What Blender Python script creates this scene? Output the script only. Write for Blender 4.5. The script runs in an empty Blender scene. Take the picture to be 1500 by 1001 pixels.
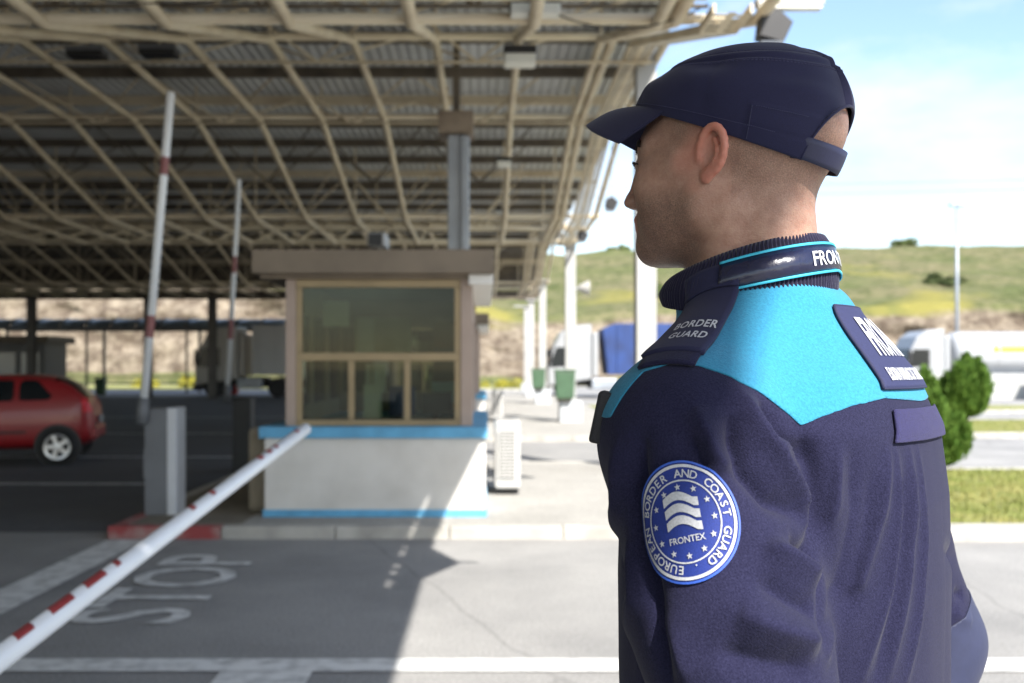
import bpy, math, random
import numpy as np
from mathutils import Vector, Matrix
from mathutils.bvhtree import BVHTree

scene = bpy.context.scene
COL = scene.collection
rnd = random.Random(7)

# ------------------------------------------------------------------ camera
F = 1458.0                       # focal length in photo pixels (35 mm on 36 mm, 1500 px wide)
PX, PY = 710.0, 537.0            # principal point of the shifted lens
CAMH = 1.6
cam_d = bpy.data.cameras.new('camera')
cam_d.lens = 35.0
cam_d.sensor_width = 36.0
cam_d.shift_x = (750.0 - PX) / 1500.0
cam_d.shift_y = (PY - 500.5) / 1500.0
cam_d.clip_start = 0.05
cam_d.clip_end = 3000.0
cam_d.dof.use_dof = True
cam_d.dof.focus_distance = 0.98
cam_d.dof.aperture_fstop = 6.3
cam = bpy.data.objects.new('camera', cam_d)
COL.objects.link(cam)
cam.location = (0, 0, CAMH)
cam.rotation_euler = (math.radians(90), 0, 0)
scene.camera = cam

# ------------------------------------------------------------------ world and sun
SUN_FROM = Vector((0.50, -0.95, 1.0)).normalized()
SUN_EL = math.asin(SUN_FROM.z)
SUN_AZ = math.atan2(SUN_FROM.x, SUN_FROM.y)       # from +Y towards +X
world = bpy.data.worlds.new('World')
scene.world = world
world.use_nodes = True
wt = world.node_tree
wt.nodes.clear()
w_out = wt.nodes.new('ShaderNodeOutputWorld')
w_bg = wt.nodes.new('ShaderNodeBackground')
w_sky = wt.nodes.new('ShaderNodeTexSky')
w_sky.sky_type = 'NISHITA'
w_sky.sun_disc = False
w_sky.sun_elevation = SUN_EL
w_sky.sun_rotation = SUN_AZ
w_sky.air_density = 1.0
w_sky.dust_density = 0.9
w_sky.ozone_density = 1.0
w_bg.inputs['Strength'].default_value = 0.13
w_tc = wt.nodes.new('ShaderNodeTexCoord')
w_map = wt.nodes.new('ShaderNodeMapping')
w_map.inputs['Scale'].default_value = (1.0, 1.0, 2.6)
w_n = wt.nodes.new('ShaderNodeTexNoise')
w_n.inputs['Scale'].default_value = 3.4
w_n.inputs['Detail'].default_value = 7.0
w_n.inputs['Roughness'].default_value = 0.58
w_n.inputs['Distortion'].default_value = 0.25
w_r = wt.nodes.new('ShaderNodeValToRGB')
w_r.color_ramp.elements[0].position = 0.45
w_r.color_ramp.elements[1].position = 0.80
w_mix = wt.nodes.new('ShaderNodeMixRGB')
w_mix.inputs['Color2'].default_value = (3.9, 4.0, 4.15, 1)
wt.links.new(w_tc.outputs['Generated'], w_map.inputs['Vector'])
wt.links.new(w_map.outputs['Vector'], w_n.inputs['Vector'])
wt.links.new(w_n.outputs['Fac'], w_r.inputs['Fac'])
wt.links.new(w_r.outputs['Color'], w_mix.inputs['Fac'])
wt.links.new(w_sky.outputs['Color'], w_mix.inputs['Color1'])
wt.links.new(w_mix.outputs['Color'], w_bg.inputs['Color'])
wt.links.new(w_bg.outputs['Background'], w_out.inputs['Surface'])

sun_d = bpy.data.lights.new('sun', 'SUN')
sun_d.energy = 4.6
sun_d.angle = math.radians(0.4)
sun_d.color = (1.0, 0.955, 0.89)
sun = bpy.data.objects.new('sun', sun_d)
COL.objects.link(sun)
sun.rotation_euler = (-SUN_FROM).to_track_quat('-Z', 'Y').to_euler()
sun.location = SUN_FROM * 60

scene.view_settings.view_transform = 'Standard'
scene.view_settings.look = 'None'
scene.view_settings.gamma = 1.0
scene.view_settings.exposure = 1.3
scene.render.engine = 'CYCLES'
scene.cycles.use_denoising = True
scene.cycles.max_bounces = 7
scene.cycles.diffuse_bounces = 4
scene.cycles.transparent_max_bounces = 12
scene.cycles.sample_clamp_indirect = 6.0

# ------------------------------------------------------------------ helpers
def tag(o, label=None, cat=None, group=None, kind=None):
    if label: o['label'] = label
    if cat: o['category'] = cat
    if group: o['group'] = group
    if kind: o['kind'] = kind
    return o

def empty(name, loc=(0, 0, 0), rz=0.0):
    o = bpy.data.objects.new(name, None)
    COL.objects.link(o)
    o.location = loc
    o.rotation_euler = (0, 0, rz)
    o.empty_display_size = 0.2
    return o

def link_mesh(name, me, mat=None, parent=None, smooth=False):
    o = bpy.data.objects.new(name, me)
    COL.objects.link(o)
    if mat is not None:
        me.materials.append(mat)
    if parent is not None:
        o.parent = parent
    if smooth:
        me.polygons.foreach_set('use_smooth', [True] * len(me.polygons))
    return o

def copy_tree(o, parent=None):
    c = o.copy()
    COL.objects.link(c)
    c.parent = parent
    for ch in o.children:
        copy_tree(ch, c)
    return c

class MB:
    def __init__(s):
        s.v = []; s.f = []
    def add(s, vs, fs):
        n = len(s.v)
        s.v += [tuple(p) for p in vs]
        s.f += [tuple(i + n for i in f) for f in fs]
        return s
    def box(s, x0, x1, y0, y1, z0, z1):
        return s.add([(x0,y0,z0),(x1,y0,z0),(x1,y1,z0),(x0,y1,z0),(x0,y0,z1),(x1,y0,z1),(x1,y1,z1),(x0,y1,z1)],
                     [(3,2,1,0),(4,5,6,7),(0,1,5,4),(1,2,6,5),(2,3,7,6),(3,0,4,7)])
    def tube(s, pts, r, n=8, closed=False):
        pts = [Vector(p) for p in pts]
        rs = r if isinstance(r, (list, tuple)) else [r] * len(pts)
        rings = []
        up0 = None
        for i, p in enumerate(pts):
            if i == 0: d = pts[1] - pts[0]
            elif i == len(pts) - 1: d = pts[-1] - pts[-2]
            else: d = (pts[i] - pts[i-1]).normalized() + (pts[i+1] - pts[i]).normalized()
            d.normalize()
            if up0 is None:
                up0 = Vector((0,0,1)) if abs(d.z) < 0.9 else Vector((1,0,0))
            a = d.cross(up0)
            if a.length < 1e-4: a = d.cross(Vector((0,1,0)))
            a.normalize(); b = a.cross(d); up0 = b
            rings.append([p + (a*math.cos(2*math.pi*k/n) + b*math.sin(2*math.pi*k/n))*rs[i] for k in range(n)])
        vs = [q for rg in rings for q in rg]
        fs = []
        for i in range(len(pts)-1):
            for k in range(n):
                fs.append((i*n+k, i*n+(k+1)%n, (i+1)*n+(k+1)%n, (i+1)*n+k))
        fs.append(tuple(range(n-1, -1, -1)))
        fs.append(tuple((len(pts)-1)*n + k for k in range(n)))
        return s.add(vs, fs)
    def prism(s, poly, y0, y1, axis='y'):
        # poly of 2D points (a,b), counter-clockwise; extruded along axis
        n = len(poly)
        def P(a, b, c):
            return {'y': (a, c, b), 'x': (c, a, b), 'z': (a, b, c)}[axis]
        vs = [P(a, b, y0) for a, b in poly] + [P(a, b, y1) for a, b in poly]
        fs = [tuple(range(n)), tuple(range(2*n-1, n-1, -1))]
        for i in range(n):
            j = (i+1) % n
            fs.append((j, i, n+i, n+j))
        return s.add(vs, fs)
    def quad(s, a, b, c, d):
        return s.add([a, b, c, d], [(0,1,2,3)])
    def lathe(s, prof, n=24, axis='z', c=(0,0,0), caps=True):
        vs = []; fs = []
        m = len(prof)
        for (r, h) in prof:
            for k in range(n):
                t = 2*math.pi*k/n
                x, y = r*math.cos(t), r*math.sin(t)
                p = {'z': (x, y, h), 'y': (x, h, y), 'x': (h, x, y)}[axis]
                vs.append((p[0]+c[0], p[1]+c[1], p[2]+c[2]))
        for i in range(m-1):
            for k in range(n):
                fs.append((i*n+k, i*n+(k+1)%n, (i+1)*n+(k+1)%n, (i+1)*n+k))
        if caps: fs.append(tuple(range(n))); fs.append(tuple((m-1)*n+k for k in range(n)))
        return s.add(vs, fs)
    def mesh(s, name, fix=True):
        me = bpy.data.meshes.new(name)
        me.from_pydata(s.v, [], s.f)
        me.validate()
        if fix:
            import bmesh
            bm = bmesh.new(); bm.from_mesh(me)
            bmesh.ops.recalc_face_normals(bm, faces=bm.faces)
            bm.to_mesh(me); bm.free()
        me.update()
        return me
    def build(s, name, mat, parent=None, smooth=False, bevel=0.0, loc=None, seg=2):
        o = link_mesh(name, s.mesh(name), mat, parent, smooth)
        if bevel:
            m = o.modifiers.new('bevel', 'BEVEL'); m.width = bevel; m.segments = seg
            m.limit_method = 'ANGLE'; m.angle_limit = math.radians(35)
        if loc: o.location = loc
        return o

MATS = {}
def mat(name, col, rough=0.6, metal=0.0, var=0.0, vscale=5.0, bump=0.0, bscale=40.0, spec=0.5, col2=None,
        sheen=0.0, sss=0.0, detail=6.0, coat=0.0, stretch=None, thr=(0.35, 0.7), bdist=0.01):
    """procedural principled material: noise-mixed colour (col -> col2) and noise bump in object space"""
    if name in MATS: return MATS[name]
    m = bpy.data.materials.new(name); m.use_nodes = True
    nt = m.node_tree; b = nt.nodes['Principled BSDF']
    b.inputs['Roughness'].default_value = rough
    b.inputs['Metallic'].default_value = metal
    b.inputs['Specular IOR Level'].default_value = spec
    if sheen:
        b.inputs['Sheen Weight'].default_value = sheen
        b.inputs['Sheen Roughness'].default_value = 0.5
    if coat:
        b.inputs['Coat Weight'].default_value = coat
        b.inputs['Coat Roughness'].default_value = 0.06
    if sss:
        b.inputs['Subsurface Weight'].default_value = sss
        b.inputs['Subsurface Radius'].default_value = (1.0, 0.35, 0.2)
        b.inputs['Subsurface Scale'].default_value = 0.006
    tc = nt.nodes.new('ShaderNodeTexCoord')
    vec = tc.outputs['Object']
    if stretch:
        mp = nt.nodes.new('ShaderNodeMapping'); mp.inputs['Scale'].default_value = stretch
        nt.links.new(vec, mp.inputs['Vector']); vec = mp.outputs['Vector']
    c2 = col2 if col2 else tuple(max(0.0, c*(1-var)) for c in col)
    n = nt.nodes.new('ShaderNodeTexNoise')
    n.inputs['Scale'].default_value = vscale; n.inputs['Detail'].default_value = detail
    nt.links.new(vec, n.inputs['Vector'])
    r = nt.nodes.new('ShaderNodeMapRange')
    r.inputs['From Min'].default_value = thr[0]; r.inputs['From Max'].default_value = thr[1]
    nt.links.new(n.outputs['Fac'], r.inputs['Value'])
    mx = nt.nodes.new('ShaderNodeMixRGB')
    mx.inputs['Color1'].default_value = (*col, 1); mx.inputs['Color2'].default_value = (*c2, 1)
    nt.links.new(r.outputs['Result'], mx.inputs['Fac'])
    nt.links.new(mx.outputs['Color'], b.inputs['Base Color'])
    m['mix'] = mx.name
    if bump:
        n2 = nt.nodes.new('ShaderNodeTexNoise')
        n2.inputs['Scale'].default_value = bscale; n2.inputs['Detail'].default_value = 5
        nt.links.new(vec, n2.inputs['Vector'])
        bp = nt.nodes.new('ShaderNodeBump'); bp.inputs['Strength'].default_value = bump
        bp.inputs['Distance'].default_value = bdist
        nt.links.new(n2.outputs['Fac'], bp.inputs['Height'])
        nt.links.new(bp.outputs['Normal'], b.inputs['Normal'])
    MATS[name] = m
    return m

def glass_mat(name, tint=(0.75, 0.82, 0.8), refl=0.14):
    if name in MATS: return MATS[name]
    m = bpy.data.materials.new(name); m.use_nodes = True
    nt = m.node_tree; nt.nodes.clear()
    o = nt.nodes.new('ShaderNodeOutputMaterial')
    t = nt.nodes.new('ShaderNodeBsdfTransparent'); t.inputs['Color'].default_value = (*tint, 1)
    g = nt.nodes.new('ShaderNodeBsdfGlossy'); g.inputs['Roughness'].default_value = 0.02
    f = nt.nodes.new('ShaderNodeFresnel'); f.inputs['IOR'].default_value = 1.5
    a = nt.nodes.new('ShaderNodeMath'); a.operation = 'ADD'; a.inputs[1].default_value = refl
    mx = nt.nodes.new('ShaderNodeMixShader')
    nt.links.new(f.outputs['Fac'], a.inputs[0])
    nt.links.new(a.outputs['Value'], mx.inputs['Fac'])
    nt.links.new(t.outputs['BSDF'], mx.inputs[1]); nt.links.new(g.outputs['BSDF'], mx.inputs[2])
    nt.links.new(mx.outputs['Shader'], o.inputs['Surface'])
    MATS[name] = m
    return m

def text_mesh(body, size=1.0, sx=1.0, bold=0.0, extrude=0.0, align='CENTER', spacing=1.0, res=3):
    """flat text outline as numpy verts (n,3) + faces, centred in y on the capitals"""
    cu = bpy.data.curves.new('t', 'FONT')
    cu.body = body; cu.size = size; cu.align_x = align; cu.offset = bold; cu.extrude = extrude
    cu.space_character = spacing; cu.resolution_u = res
    ob = bpy.data.objects.new('t', cu); COL.objects.link(ob)
    dg = bpy.context.evaluated_depsgraph_get()
    me = bpy.data.meshes.new_from_object(ob.evaluated_get(dg))
    v = np.array([x.co[:] for x in me.vertices]).reshape(-1, 3)
    f = [tuple(p.vertices) for p in me.polygons]
    bpy.data.objects.remove(ob); bpy.data.curves.remove(cu); bpy.data.meshes.remove(me)
    v[:, 0] *= sx
    v[:, 1] -= 0.345 * size
    return v, f

def fbm2(x, y, seed=0, octs=4):
    rs = np.random.RandomState(seed)
    out = np.zeros_like(x); a = 1.0; fr = 1.0
    for o in range(octs):
        for k in range(4):
            th = rs.rand()*6.283; ph = rs.rand()*6.283; s = fr*(0.7+0.6*rs.rand())
            out += a*0.35*np.sin((x*math.cos(th)+y*math.sin(th))*s+ph)
        a *= 0.5; fr *= 2.1
    return out

def clip_extract(V, T, N, fld, off=0.0, thick=0.0):
    """part of a triangle mesh where fld>0, cut exactly along fld=0, lifted by off along the normals"""
    V = np.asarray(V); N = np.asarray(N)
    outv = []; outf = []; cache = {}
    def vert(i):
        if i not in cache:
            cache[i] = len(outv); outv.append(V[i] + N[i]*off)
        return cache[i]
    def edge(i, j):
        k = (min(i, j), max(i, j), 'e')
        if k not in cache:
            a, b = k[0], k[1]
            t = fld[a]/(fld[a]-fld[b])
            n = N[a]*(1-t)+N[b]*t
            cache[k] = len(outv); outv.append(V[a]*(1-t)+V[b]*t + n*off)
        return cache[k]
    inside = fld > 0
    sel = T[inside[T].any(axis=1)]
    for t in sel:
        ins = inside[t]
        if ins.all():
            outf.append(tuple(vert(int(i)) for i in t)); continue
        poly = []
        for a in range(3):
            i, j = int(t[a]), int(t[(a+1) % 3])
            if inside[i]: poly.append(vert(i))
            if inside[i] != inside[j]: poly.append(edge(i, j))
        if len(poly) >= 3: outf.append(tuple(poly))
    return outv, outf

def poly_field(a, b, poly):
    """distance inside a convex polygon (counter-clockwise), negative outside"""
    d = np.full(np.shape(a), 1e9)
    n = len(poly)
    for i in range(n):
        x0, y0 = poly[i]; x1, y1 = poly[(i+1) % n]
        ex, ey = x1-x0, y1-y0; L = math.hypot(ex, ey)
        d = np.minimum(d, ((a-x0)*(-ey) + (b-y0)*ex)/L)
    return d

def np_mesh(name, V, Fs, mat, parent=None, smooth=True):
    me = bpy.data.meshes.new(name)
    me.from_pydata([tuple(map(float, p)) for p in V], [], [tuple(map(int, f)) for f in Fs])
    me.update()
    return link_mesh(name, me, mat, parent, smooth)

def tri_arrays(me):
    me.calc_loop_triangles()
    V = np.empty(len(me.vertices)*3); me.vertices.foreach_get('co', V)
    N = np.empty(len(me.vertices)*3); me.vertices.foreach_get('normal', N)
    T = np.empty(len(me.loop_triangles)*3, dtype=np.int32); me.loop_triangles.foreach_get('vertices', T)
    return V.reshape(-1, 3), T.reshape(-1, 3), N.reshape(-1, 3)
# ================================================================== ground, kerbs, hill
def asphalt(name, c1, c2, crack=0.0, scale=0.5):
    m = bpy.data.materials.new(name); m.use_nodes = True
    nt = m.node_tree; b = nt.nodes['Principled BSDF']; N = nt.nodes.new; L = nt.links.new
    b.inputs['Roughness'].default_value = 0.88
    tc = N('ShaderNodeTexCoord')
    n1 = N('ShaderNodeTexNoise'); n1.inputs['Scale'].default_value = scale; n1.inputs['Detail'].default_value = 8; n1.inputs['Roughness'].default_value = 0.65
    n2 = N('ShaderNodeTexNoise'); n2.inputs['Scale'].default_value = 60; n2.inputs['Detail'].default_value = 4
    for n in (n1, n2): L(tc.outputs['Object'], n.inputs['Vector'])
    r = N('ShaderNodeMapRange'); r.inputs['From Min'].default_value = 0.35; r.inputs['From Max'].default_value = 0.65
    L(n1.outputs['Fac'], r.inputs['Value'])
    mx = N('ShaderNodeMixRGB'); mx.inputs['Color1'].default_value = (*c1, 1); mx.inputs['Color2'].default_value = (*c2, 1)
    L(r.outputs['Result'], mx.inputs['Fac'])
    m2 = N('ShaderNodeMixRGB'); m2.blend_type = 'MULTIPLY'; m2.inputs['Fac'].default_value = 0.8
    r2 = N('ShaderNodeMapRange'); r2.inputs['From Min'].default_value = 0.3; r2.inputs['From Max'].default_value = 0.7
    r2.inputs['To Min'].default_value = 0.55; r2.inputs['To Max'].default_value = 1.3
    L(n2.outputs['Fac'], r2.inputs['Value']); L(mx.outputs['Color'], m2.inputs['Color1']); L(r2.outputs['Result'], m2.inputs['Color2'])
    out = m2.outputs['Color']
    if crack:
        # sealed cracks: dark thin lines that wander over the slab
        mp = N('ShaderNodeMapping'); mp.inputs['Scale'].default_value = (0.33, 0.16, 1)
        n3 = N('ShaderNodeTexNoise'); n3.inputs['Scale'].default_value = 1.6; n3.inputs['Detail'].default_value = 4
        L(tc.outputs['Object'], n3.inputs['Vector'])
        ad = N('ShaderNodeMixRGB'); ad.inputs['Fac'].default_value = 0.12
        L(tc.outputs['Object'], ad.inputs['Color1']); L(n3.outputs['Color'], ad.inputs['Color2'])
        v = N('ShaderNodeTexVoronoi'); v.feature = 'DISTANCE_TO_EDGE'; v.inputs['Scale'].default_value = 1.0
        L(ad.outputs['Color'], mp.inputs['Vector']); L(mp.outputs['Vector'], v.inputs['Vector'])
        cr = N('ShaderNodeMapRange'); cr.inputs['From Min'].default_value = 0.0; cr.inputs['From Max'].default_value = 0.006
        cr.inputs['To Min'].default_value = crack; cr.inputs['To Max'].default_value = 0.0
        L(v.outputs['Distance'], cr.inputs['Value'])
        m3 = N('ShaderNodeMixRGB'); m3.inputs['Color2'].default_value = (0.05, 0.05, 0.05, 1)
        L(out, m3.inputs['Color1']); L(cr.outputs['Result'], m3.inputs['Fac']); out = m3.outputs['Color']
    L(out, b.inputs['Base Color'])
    bp = N('ShaderNodeBump'); bp.inputs['Strength'].default_value = 0.5; bp.inputs['Distance'].default_value = 0.01
    L(n2.outputs['Fac'], bp.inputs['Height']); L(bp.outputs['Normal'], b.inputs['Normal'])
    return m

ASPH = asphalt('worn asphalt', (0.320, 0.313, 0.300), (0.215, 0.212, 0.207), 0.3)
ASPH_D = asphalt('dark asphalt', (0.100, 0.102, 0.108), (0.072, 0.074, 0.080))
CONC = asphalt('pale concrete', (0.37, 0.355, 0.325), (0.29, 0.28, 0.255), 0.0, 0.8)
CONC_D = asphalt('brown concrete', (0.23, 0.20, 0.15), (0.15, 0.13, 0.10), 0.0, 1.2)
KERB = mat('kerb stone', (0.44, 0.42, 0.38), 0.85, var=0.35, vscale=3, bump=0.4, bscale=60)
KERB_RED = mat('red painted kerb', (0.26, 0.045, 0.045), 0.75, col2=(0.30, 0.22, 0.20), vscale=6, bump=0.3, bscale=60, thr=(0.45, 0.75))
PAINT = mat('worn white road paint', (0.66, 0.66, 0.64), 0.75, col2=(0.36, 0.36, 0.35), vscale=9, bump=0.3, bscale=80, thr=(0.42, 0.72), detail=9)

def slab(name, x0, x1, y0, y1, z0, z1, m, kind='structure', parent=None, bevel=0.0):
    o = MB().box(x0, x1, y0, y1, z0, z1).build(name, m, parent, bevel=bevel)
    if kind: o['kind'] = kind
    return o

def sheet(name, x0, x1, y0, y1, z, m, nx=1, ny=1):
    mb = MB()
    mb.quad((x0, y0, z), (x1, y0, z), (x1, y1, z), (x0, y1, z))
    o = mb.build(name, m); o['kind'] = 'structure'
    return o
sheet('ground', -900, 900, -400, 900, -0.03, asphalt('dusty ground', (0.30, 0.27, 0.21), (0.22, 0.20, 0.15)))
sheet('road', -70, 90, -40, 79.5, 0.0, ASPH)
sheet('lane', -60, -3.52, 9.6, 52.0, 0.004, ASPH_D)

# painted markings
def marking(name, x0, x1, y0, y1, z=0.008):
    mb = MB(); mb.quad((x0, y0, z), (x1, y0, z), (x1, y1, z), (x0, y1, z))
    o = mb.build(name, PAINT); o['kind'] = 'structure'; return o
marking('stop_line', -7.0, 8.0, 5.20, 5.43)
marking('edge_line', -3.46, -3.11, 3.0, 9.16)
marking('lane_patch', -1.38, -0.90, 3.4, 5.195)
for k, yy in enumerate((13.4, 17.4, 23.5, 31.0)):
    marking('lane_line', -40, -4.2, yy, yy+0.16, 0.010)
tv, tf = text_mesh('STOP', 1.06, 0.74, 0.012)
tw = tv[:, 0].max()-tv[:, 0].min(); sc_ = 2.25/tw
V = [(-2.27-p[1]*1.0, 7.28+p[0]*sc_, 0.009) for p in tv]
o = np_mesh('stop_lettering', V, tf, PAINT, None, False); o['kind'] = 'structure'

# first traffic island: pale slab, kerb stones as single pieces
def island(name, x0, x1, y0, y1, z, m, red=()):
    o = slab(name, x0+0.14, x1, y0+0.14, y1-0.14, -0.02, z-0.004, m)
    k = 0
    rr = random.Random(int(abs(x0*10+y0)))
    me = None
    def stone(xa, xb, ya, yb, mm, seed):
        nonlocal me
        st = MB().box(xa, xb, ya, yb, -0.02, z+seed)
        return st.build('kerb_stone', mm, o, bevel=0.012)
    n = max(1, round((x1-x0)/1.0)); w = (x1-x0)/n
    for i in range(n):
        a = x0+w*i
        stone(a+0.004, a+w-0.004, y0+rr.uniform(-.004, .004), y0+0.137, KERB_RED if i in red else KERB, rr.uniform(-.003, .003))
        if (y1-y0) > 1.0: stone(a+0.004, a+w-0.004, y1-0.137, y1, KERB, rr.uniform(-.003, .003))
    n = max(1, round((y1-y0-0.28)/1.0)); w = (y1-y0-0.28)/n
    for i in range(n):
        a = y0+0.14+w*i
        stone(x0, x0+0.137, a+0.004, a+w-0.004, KERB_RED if (i < 1 and red) else KERB, rr.uniform(-.003, .003))
    return o
isl = island('pavement', -3.5, 3.9, 9.22, 15.6, 0.115, CONC, red=(0,))
slab('pavement_brown_strip', -3.34, -2.30, 9.4, 15.4, 0.05, 0.1155, CONC_D)  # darker brown strip along the left of the island slab
island('far_pavement', -3.2, 3.9, 21.2, 58.0, 0.115, CONC)
island('near_pavement', -0.45, 1.9, -6.0, 2.6, 0.14, CONC)

# lawns to the right with kerbs
GRASS = mat('lawn', (0.165, 0.190, 0.045), 0.95, col2=(0.26, 0.245, 0.085), vscale=1.6, bump=0.8, bscale=35, bdist=0.04, thr=(0.35, 0.65), detail=9)
def lawn(name, x0, x1, y0, y1, z=0.12):
    o = slab(name, x0, x1, y0+0.16, y1-0.16, -0.02, z-0.015, GRASS)
    rr = random.Random(int(y0))
    n = round((x1-x0)/2.0); w = (x1-x0)/n
    for i in range(n):
        for ya, yb in ((y0, y0+0.30 if y0 < 10 else y0+0.155), (y1-0.155, y1)):
            MB().box(x0+w*i+0.006, x0+w*(i+1)-0.006, ya, yb, -0.02, z+rr.uniform(-.004, .004)).build('kerb_stone', KERB, o, bevel=0.012)
    return o
lawn('lawn', 3.95, 26.0, 9.1, 14.6)
lawn('far_lawn', 3.95, 40.0, 22.2, 28.0)
lawn('farther_lawn', 3.95, 50.0, 34.0, 38.5)
lawn('roadside_lawn', -70.0, 3.7, 66.0, 79.0)
def blades(name, x0, x1, y0, y1, z, n, h, seed):
    r = np.random.RandomState(seed)
    mb_v = []; mb_f = []
    X = r.uniform(x0, x1, n); Y = r.uniform(y0, y1, n); H = h*r.uniform(0.5, 1.4, n)
    A = r.uniform(0, 6.283, n); LX = r.uniform(-.5, .5, n)*h; LY = r.uniform(-.5, .5, n)*h
    W = 0.007*(1+0*A)*r.uniform(0.7, 1.6, n)
    v = np.zeros((n, 3, 3))
    v[:, 0] = np.stack([X-W*np.cos(A), Y-W*np.sin(A), np.full(n, z)], 1)
    v[:, 1] = np.stack([X+W*np.cos(A), Y+W*np.sin(A), np.full(n, z)], 1)
    v[:, 2] = np.stack([X+LX, Y+LY, z+H], 1)
    o = np_mesh(name, v.reshape(-1, 3), np.arange(3*n).reshape(-1, 3), MATS['lawn blade'], None, False)
    return tag(o, 'short yellowing grass blades on the lawn beside the road', 'grass', kind='stuff')
mat('lawn blade', (0.15, 0.20, 0.035), 0.8, col2=(0.30, 0.27, 0.09), vscale=2.2, thr=(0.3, 0.7), detail=8)
blades('grass', 4.0, 14.0, 9.4, 14.4, 0.10, 42000, 0.045, 2)
blades('roadside_grass', 4.0, 22.0, 22.4, 27.8, 0.10, 16000, 0.06, 3)

# hill: rock cut at its foot, grass slope above
def hill_mat():
    m = bpy.data.materials.new('hillside'); m.use_nodes = True
    nt = m.node_tree; b = nt.nodes['Principled BSDF']; N = nt.nodes.new; L = nt.links.new
    b.inputs['Roughness'].default_value = 0.95; b.inputs['Specular IOR Level'].default_value = 0.1
    tc = N('ShaderNodeTexCoord'); geo = N('ShaderNodeNewGeometry'); at = N('ShaderNodeAttribute'); at.attribute_name = 'rock'
    n1 = N('ShaderNodeTexNoise'); n1.inputs['Scale'].default_value = 0.10; n1.inputs['Detail'].default_value = 9; n1.inputs['Roughness'].default_value = 0.7
    n2 = N('ShaderNodeTexNoise'); n2.inputs['Scale'].default_value = 0.75; n2.inputs['Detail'].default_value = 8; n2.inputs['Roughness'].default_value = 0.75
    n3 = N('ShaderNodeTexNoise'); n3.inputs['Scale'].default_value = 0.055; n3.inputs['Detail'].default_value = 6
    for n in (n1, n2, n3): L(tc.outputs['Object'], n.inputs['Vector'])
    def rng(src, a, b_):
        r = N('ShaderNodeMapRange'); r.inputs['From Min'].default_value = a; r.inputs['From Max'].default_value = b_; L(src, r.inputs['Value']); return r.outputs['Result']
    def mixc(f, c1, c2):
        x = N('ShaderNodeMixRGB')
        for k, c in ((1, c1), (2, c2)):
            if isinstance(c, tuple): x.inputs['Color%d' % k].default_value = (*c, 1)
            else: L(c, x.inputs['Color%d' % k])
        L(f, x.inputs['Fac']); return x.outputs['Color']
    g = mixc(rng(n1.outputs['Fac'], 0.35, 0.65), (0.115, 0.135, 0.052), (0.195, 0.170, 0.100))
    g = mixc(rng(n2.outputs['Fac'], 0.46, 0.64), g, (0.070, 0.085, 0.032))
    g = mixc(rng(n3.outputs['Fac'], 0.58, 0.66), g, (0.225, 0.205, 0.060))
    rk = mixc(rng(n2.outputs['Fac'], 0.38, 0.58), (0.29, 0.245, 0.185), (0.110, 0.085, 0.064))
    rk = mixc(rng(n1.outputs['Fac'], 0.58, 0.72), rk, (0.15, 0.13, 0.10))
    col = mixc(rng(at.outputs['Fac'], 0.40, 0.60), g, rk)
    L(col, b.inputs['Base Color'])
    bp = N('ShaderNodeBump'); bp.inputs['Strength'].default_value = 0.8; bp.inputs['Distance'].default_value = 0.5
    L(n2.outputs['Fac'], bp.inputs['Height']); L(bp.outputs['Normal'], b.inputs['Normal'])
    return m
def build_hill():
    xs = np.concatenate([np.arange(-420, -90, 6.0), np.arange(-90, 110, 0.8), np.arange(110, 421, 6.0)])
    # distance along the profile
    ts = np.concatenate([np.arange(0, 14, 0.45), np.arange(14, 120, 1.6), np.arange(120, 400, 12)])
    X, T = np.meshgrid(xs, ts, indexing='ij')
    left = np.clip((-X+2)/22, 0, 1)
    cliff = 6.8+2.8*left+0.8*fbm2(X*0.06, X*0+1, 4, 3)
    base = 81+1.2*fbm2(X*0.05, X*0, 8, 3)
    run = 5.5-1.0*left
    tt = np.clip(T/14.0, 0, 1)                   # 0..1 over the cut
    up = np.clip((T-14)/90.0, 0, 1)
    Z = cliff*(tt**0.85)+up*(12.4+0.15*fbm2(X*0.02, T*0.02, 3, 3)-cliff*0.22)-0.35*np.clip((T-104)/300, 0, 1)*20
    Y = base+run*tt+np.clip(T-14, 0, None)*0.56
    rough = np.clip(1-np.abs(T-7)/9, 0, 1)
    Y += rough*(0.9*fbm2(X*0.45, T*0.5, 21, 4)+0.9*np.abs(fbm2(X*1.3, T*0.9, 31, 3)))
    Z += rough*0.35*fbm2(X*0.8, T*0.7, 9, 3)+np.clip((T-12)/6, 0, 1)*(0.30*fbm2(X*0.45, T*0.5, 14, 5))
    Z[:, 0] = -0.4
    rock = np.clip(1.25-np.abs(T-6)/9.0, 0, 1)+0.25*fbm2(X*0.2, T*0.5, 6, 3)
    rock = np.where(T < 1.2, 0.2, rock)
    nx, nt = X.shape
    V = np.stack([X, Y, Z], -1).reshape(-1, 3)
    i, j = np.meshgrid(np.arange(nx-1), np.arange(nt-1), indexing='ij')
    a = (i*nt+j).ravel()
    Q = np.stack([a, a+nt, a+nt+1, a+1], 1)
    o = np_mesh('hill', V, Q, hill_mat(), None, True)
    at = o.data.attributes.new('rock', 'FLOAT', 'POINT'); at.data.foreach_set('value', rock.ravel().astype(np.float32))
    o['kind'] = 'structure'
    return o, V.reshape(nx, nt, 3), xs
hill, HG, HX = build_hill()
def hill_z(x, y):
    i = int(np.argmin(np.abs(HX-x))); pr = HG[i]
    return float(np.interp(y, pr[:, 1], pr[:, 2]))
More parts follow.
